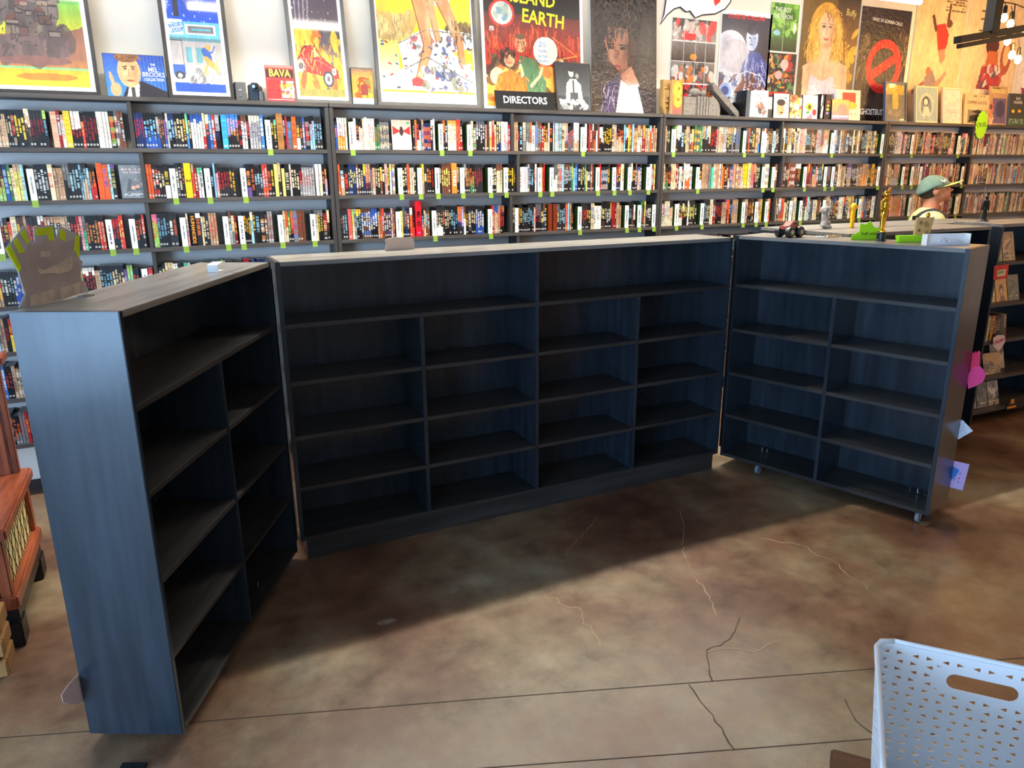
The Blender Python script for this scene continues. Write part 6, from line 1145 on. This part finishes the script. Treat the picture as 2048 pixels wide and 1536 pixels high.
# ------------------------------------------------------------------ wooden radio console at the left
X1 = -0.70; Y0, Y1 = 3.20, 3.88
zl = PX(48, 947, X1).z
zl = max(0.45, min(zl, 0.75))
r = tag(empty('radio_console', (X1, Y0, 0)), 'mahogany radio console with cream wire-laced grille cloth and black feet', 'cabinet')
Wd, Dp = -0.62, Y1-Y0
bz_ = 0.17
box('base_plinth', 'black_plastic', r, Wd, 0, 0.02, Dp-0.02, 0.09, bz_, 0.004)
for yy0 in (0.0, Dp-0.11):
    for xx0 in (Wd, -0.11): box('foot', 'black_plastic', r, xx0-0.0, xx0+0.115 if xx0 > -0.3 else xx0+0.115, yy0, yy0+0.11, 0, 0.11, 0.006)
box('base_moulding', 'mahogany', r, Wd, 0.012, -0.006, Dp+0.006, bz_, bz_+0.06, 0.008)
box('grille_frame_post', 'mahogany', r, -0.045, -0.004, 0, 0.05, bz_+0.06, zl-0.05, 0.004); box('grille_frame_post', 'mahogany', r, -0.045, -0.004, Dp-0.05, Dp, bz_+0.06, zl-0.05, 0.004)
box('side_wall', 'mahogany', r, Wd, -0.045, 0.0, 0.02, bz_+0.06, zl-0.05, 0.002); box('side_wall', 'mahogany', r, Wd, -0.045, Dp-0.02, Dp, bz_+0.06, zl-0.05, 0.002)
gc = box('grille_cloth', 'grille_cloth', r, -0.03, -0.022, 0.05, Dp-0.05, bz_+0.06, zl-0.05, 0)
wm = MB()
for k in range(8):
    y = 0.07+k*(Dp-0.14)/7
    for ph in (0, 1): wm.tube([(-0.019, y+(0.022 if (j+ph) % 2 else -0.022), bz_+0.062+(zl-bz_-0.115)*j/3) for j in range(4)], 0.0016, 5)
wm.build('wire_lacing', 'dark_metal', gc)
box('ledge', 'mahogany', r, Wd, 0.02, -0.02, Dp+0.02, zl-0.05, zl, 0.008)
for yy0 in (Dp-0.05,): box('upper_post', 'mahogany', r, -0.10, -0.05, yy0, yy0+0.045, zl, zl+0.52, 0.004); box('upper_post', 'mahogany', r, -0.045, -0.02, yy0+0.01, yy0+0.045, zl, zl+0.52, 0.004)
box('upper_back', 'wall_low', r, Wd, -0.10, Dp-0.02, Dp-0.005, zl, zl+0.52, 0); box('upper_post', 'mahogany', r, Wd, Wd+0.05, Dp-0.05, Dp, zl, zl+0.52, 0.004)
box('upper_top', 'mahogany', r, Wd, 0.01, Dp-0.12, Dp+0.02, zl+0.52, zl+0.56, 0.006)
# oak crate just in front of the console
p = PZ(18, 1352, 0.0); r = tag(empty('oak_crate', (p.x, p.y, 0)), 'pale oak slatted crate whose corner stands in front of the console', 'crate')
for k in range(3): box('slat', 'oak', r, -0.5, 0.0, 0, 0.02, 0.0+k*0.085, 0.065+k*0.085, 0.003); box('slat', 'oak', r, -0.02, 0.0, 0.022, 0.16, 0.0+k*0.085, 0.065+k*0.085, 0.003)
box('corner_post', 'oak', r, -0.045, -0.021, 0.0205, 0.045, 0, 0.24, 0.002)
# dark plate on the floor
p = PZ(296, 1528, 0); r = tag(empty('floor_plate', (p.x, p.y, 0), R_(-25)), 'dark slotted plate lying on the floor in front of the blue-ended wing', 'plate')
pm = MB(); pm.box(-0.08, 0.0, -0.2, 0, 0, 0.008).build('plate', 'black_plastic', r, 0.001); MB().tube([(-0.035, -0.03, 0.0081), (-0.035, -0.03, 0.0095)], 0.009, 14).build('rivet', 'dark_metal', r)

# ------------------------------------------------------------------ table and perforated basket by the camera
TZ = 0.76; RZ = 1.01
A = PZ(1752, 1274, RZ); B = PZ(2048, 1323, RZ); ax = (B-A); ax.z = 0; ax.normalize(); inn = Vector((ax.y, -ax.x, 0))   # inn points towards the camera
BW, BD, BH = 0.345, 0.37, RZ-TZ
r = tag(empty('storage_basket', A+Vector((0, 0, -BH))), 'white plastic basket perforated with small triangles and a handle slot', 'basket')
r.rotation_euler.z = math.atan2(ax.y, ax.x)-R_(5.5)
# local: x along the far wall, -y towards the camera
crn = 0.03; taper = 0.02
def rim_point(s, t):
    # s: distance along the rounded rectangle; t: 0 bottom .. 1 rim
    ins = taper*(1-t)
    w0, d0 = BW-2*crn, BD-2*crn; arc = crn*math.pi/2; segs = [w0, arc, d0, arc, w0, arc, d0, arc]; s = s % sum(segs); i = 0
    while s > segs[i]: s -= segs[i]; i += 1
    cx = [(crn, crn), (BW-crn, crn), (BW-crn, BD-crn), (crn, BD-crn)]
    if i == 0: p = (crn+s, 0.0); n = (0, -1)
    elif i == 2: p = (BW, crn+s); n = (1, 0)
    elif i == 4: p = (BW-crn-s, BD); n = (0, 1)
    elif i == 6: p = (0, BD-crn-s); n = (-1, 0)
    else:
        k = {1: 1, 3: 2, 5: 3, 7: 0}[i]; a0 = {1: -90, 3: 0, 5: 90, 7: 180}[i]; q = R_(a0+90*s/arc); n = (math.cos(q), math.sin(q)); p = (cx[k][0]+crn*n[0], cx[k][1]+crn*n[1])
    return (p[0]-n[0]*ins, -(p[1]-n[1]*ins), BH*t)
PER = 2*(BW-2*crn)+2*(BD-2*crn)+2*math.pi*crn
NS = 58; NT = 14; ds = PER/NS; t_lo, t_hi = 0.06, 0.95; dt = (t_hi-t_lo)/NT
bmk = MB(); sc0 = (BW-2*crn)/2
sl0 = int(round((sc0-0.072)/ds)); sl1 = int(round((sc0+0.072)/ds)); tr0, tr1 = 10, 13
for i in range(NS):
    for j in range(NT):
        if sl0 <= i < sl1 and tr0 <= j < tr1: continue
        s0, s1 = i*ds, (i+1)*ds; t0, t1 = t_lo+j*dt, t_lo+(j+1)*dt
        cq = [(s0, t0), (s1, t0), (s1, t1), (s0, t1)]; sm_, tm_ = (s0+s1)/2, (t0+t1)/2; sg = 1 if (i+j) % 2 else -1
        tri = [(sm_-sg*ds*0.24, tm_-dt*0.26), (sm_-sg*ds*0.24, tm_+dt*0.26), (sm_+sg*ds*0.26, tm_)]
        if sg > 0: tri = [tri[0], tri[2], tri[1]]
        # tri now counter-clockwise
        V = [rim_point(*q) for q in cq+tri]
        if sg > 0: F = [(0, 1, 5, 4), (1, 2, 5), (2, 3, 6, 5), (3, 0, 4, 6)]
        else: F = [(0, 1, 4), (1, 2, 5, 4), (2, 3, 5), (3, 0, 6, 5), (0, 4, 6)]
        if sg < 0:
            # triangle points to -s: vertices 4 (right low), 5 (right high), 6 (left tip)
            F = [(0, 1, 4, 6), (1, 2, 5, 4), (2, 3, 6, 5), (3, 0, 6)]
        bmk.add(V, F)
# slot panel: ring between the block outline and a stadium hole
S0, S1, T0, T1 = sl0*ds, sl1*ds, t_lo+tr0*dt, t_lo+tr1*dt; ring_o = []; ring_i = []; NN = 40; sm_, tm_ = (S0+S1)/2, (T0+T1)/2; hh_ = (T1-T0)*BH/2*0.60; hl = (S1-S0)/2*0.76-hh_
for k in range(NN):
    q = 2*math.pi*(k+0.5)/NN; cx, cy = math.cos(q), math.sin(q); 
    m_ = max(abs(cx), abs(cy)); ring_o.append((sm_+cx/m_*(S1-S0)/2, tm_+cy/m_*(T1-T0)/2)); ring_i.append((sm_+(hl*(1 if cx > 0 else -1)+hh_*cx), tm_+hh_*cy/BH))
V = [rim_point(*q) for q in ring_o+ring_i]; bmk.add(V, [(k, (k+1) % NN, (k+1) % NN+NN, k+NN) for k in range(NN)])
for (a0, b0) in ((0.0, t_lo), (t_hi, 1.0)):
    for i in range(NS): bmk.add([rim_point(i*ds, a0), rim_point((i+1)*ds, a0), rim_point((i+1)*ds, b0), rim_point(i*ds, b0)], [(0, 1, 2, 3)])
wo = bmk.build('perforated_wall', 'white_plastic', r, fixn=True); md = wo.modifiers.new('thick', 'SOLIDIFY'); md.thickness = 0.0025; md.offset = 0
MB().tube([rim_point(i*ds, 1.0) for i in range(NS+1)], 0.0045, 8).build('rim', 'white_plastic', r, smooth=True)
MB().add([rim_point(i*ds, 0.0) for i in range(NS)], [tuple(range(NS))]).build('basket_floor', 'white_plastic', r)
# table: top edge corner just below the frame
tr = tag(empty('side_table', A), 'dark wooden table carrying the white basket', 'table'); tr.location = (A.x, A.y, 0); tr.rotation_euler.z = r.rotation_euler.z
box('table_top', 'table_wood', tr, -0.05, 0.75, -0.62, 0.03-0.04, TZ-0.03, TZ-0.001, 0.004)
for xx in (0.02, 0.66):
    for yy_ in (-0.58, -0.08): box('leg', 'table_wood', tr, xx, xx+0.045, yy_, yy_+0.045, 0, TZ-0.03, 0.003)
box('apron', 'table_wood', tr, 0.065, 0.66, -0.07, -0.05, TZ-0.1, TZ-0.03, 0.001)
flush_texts()
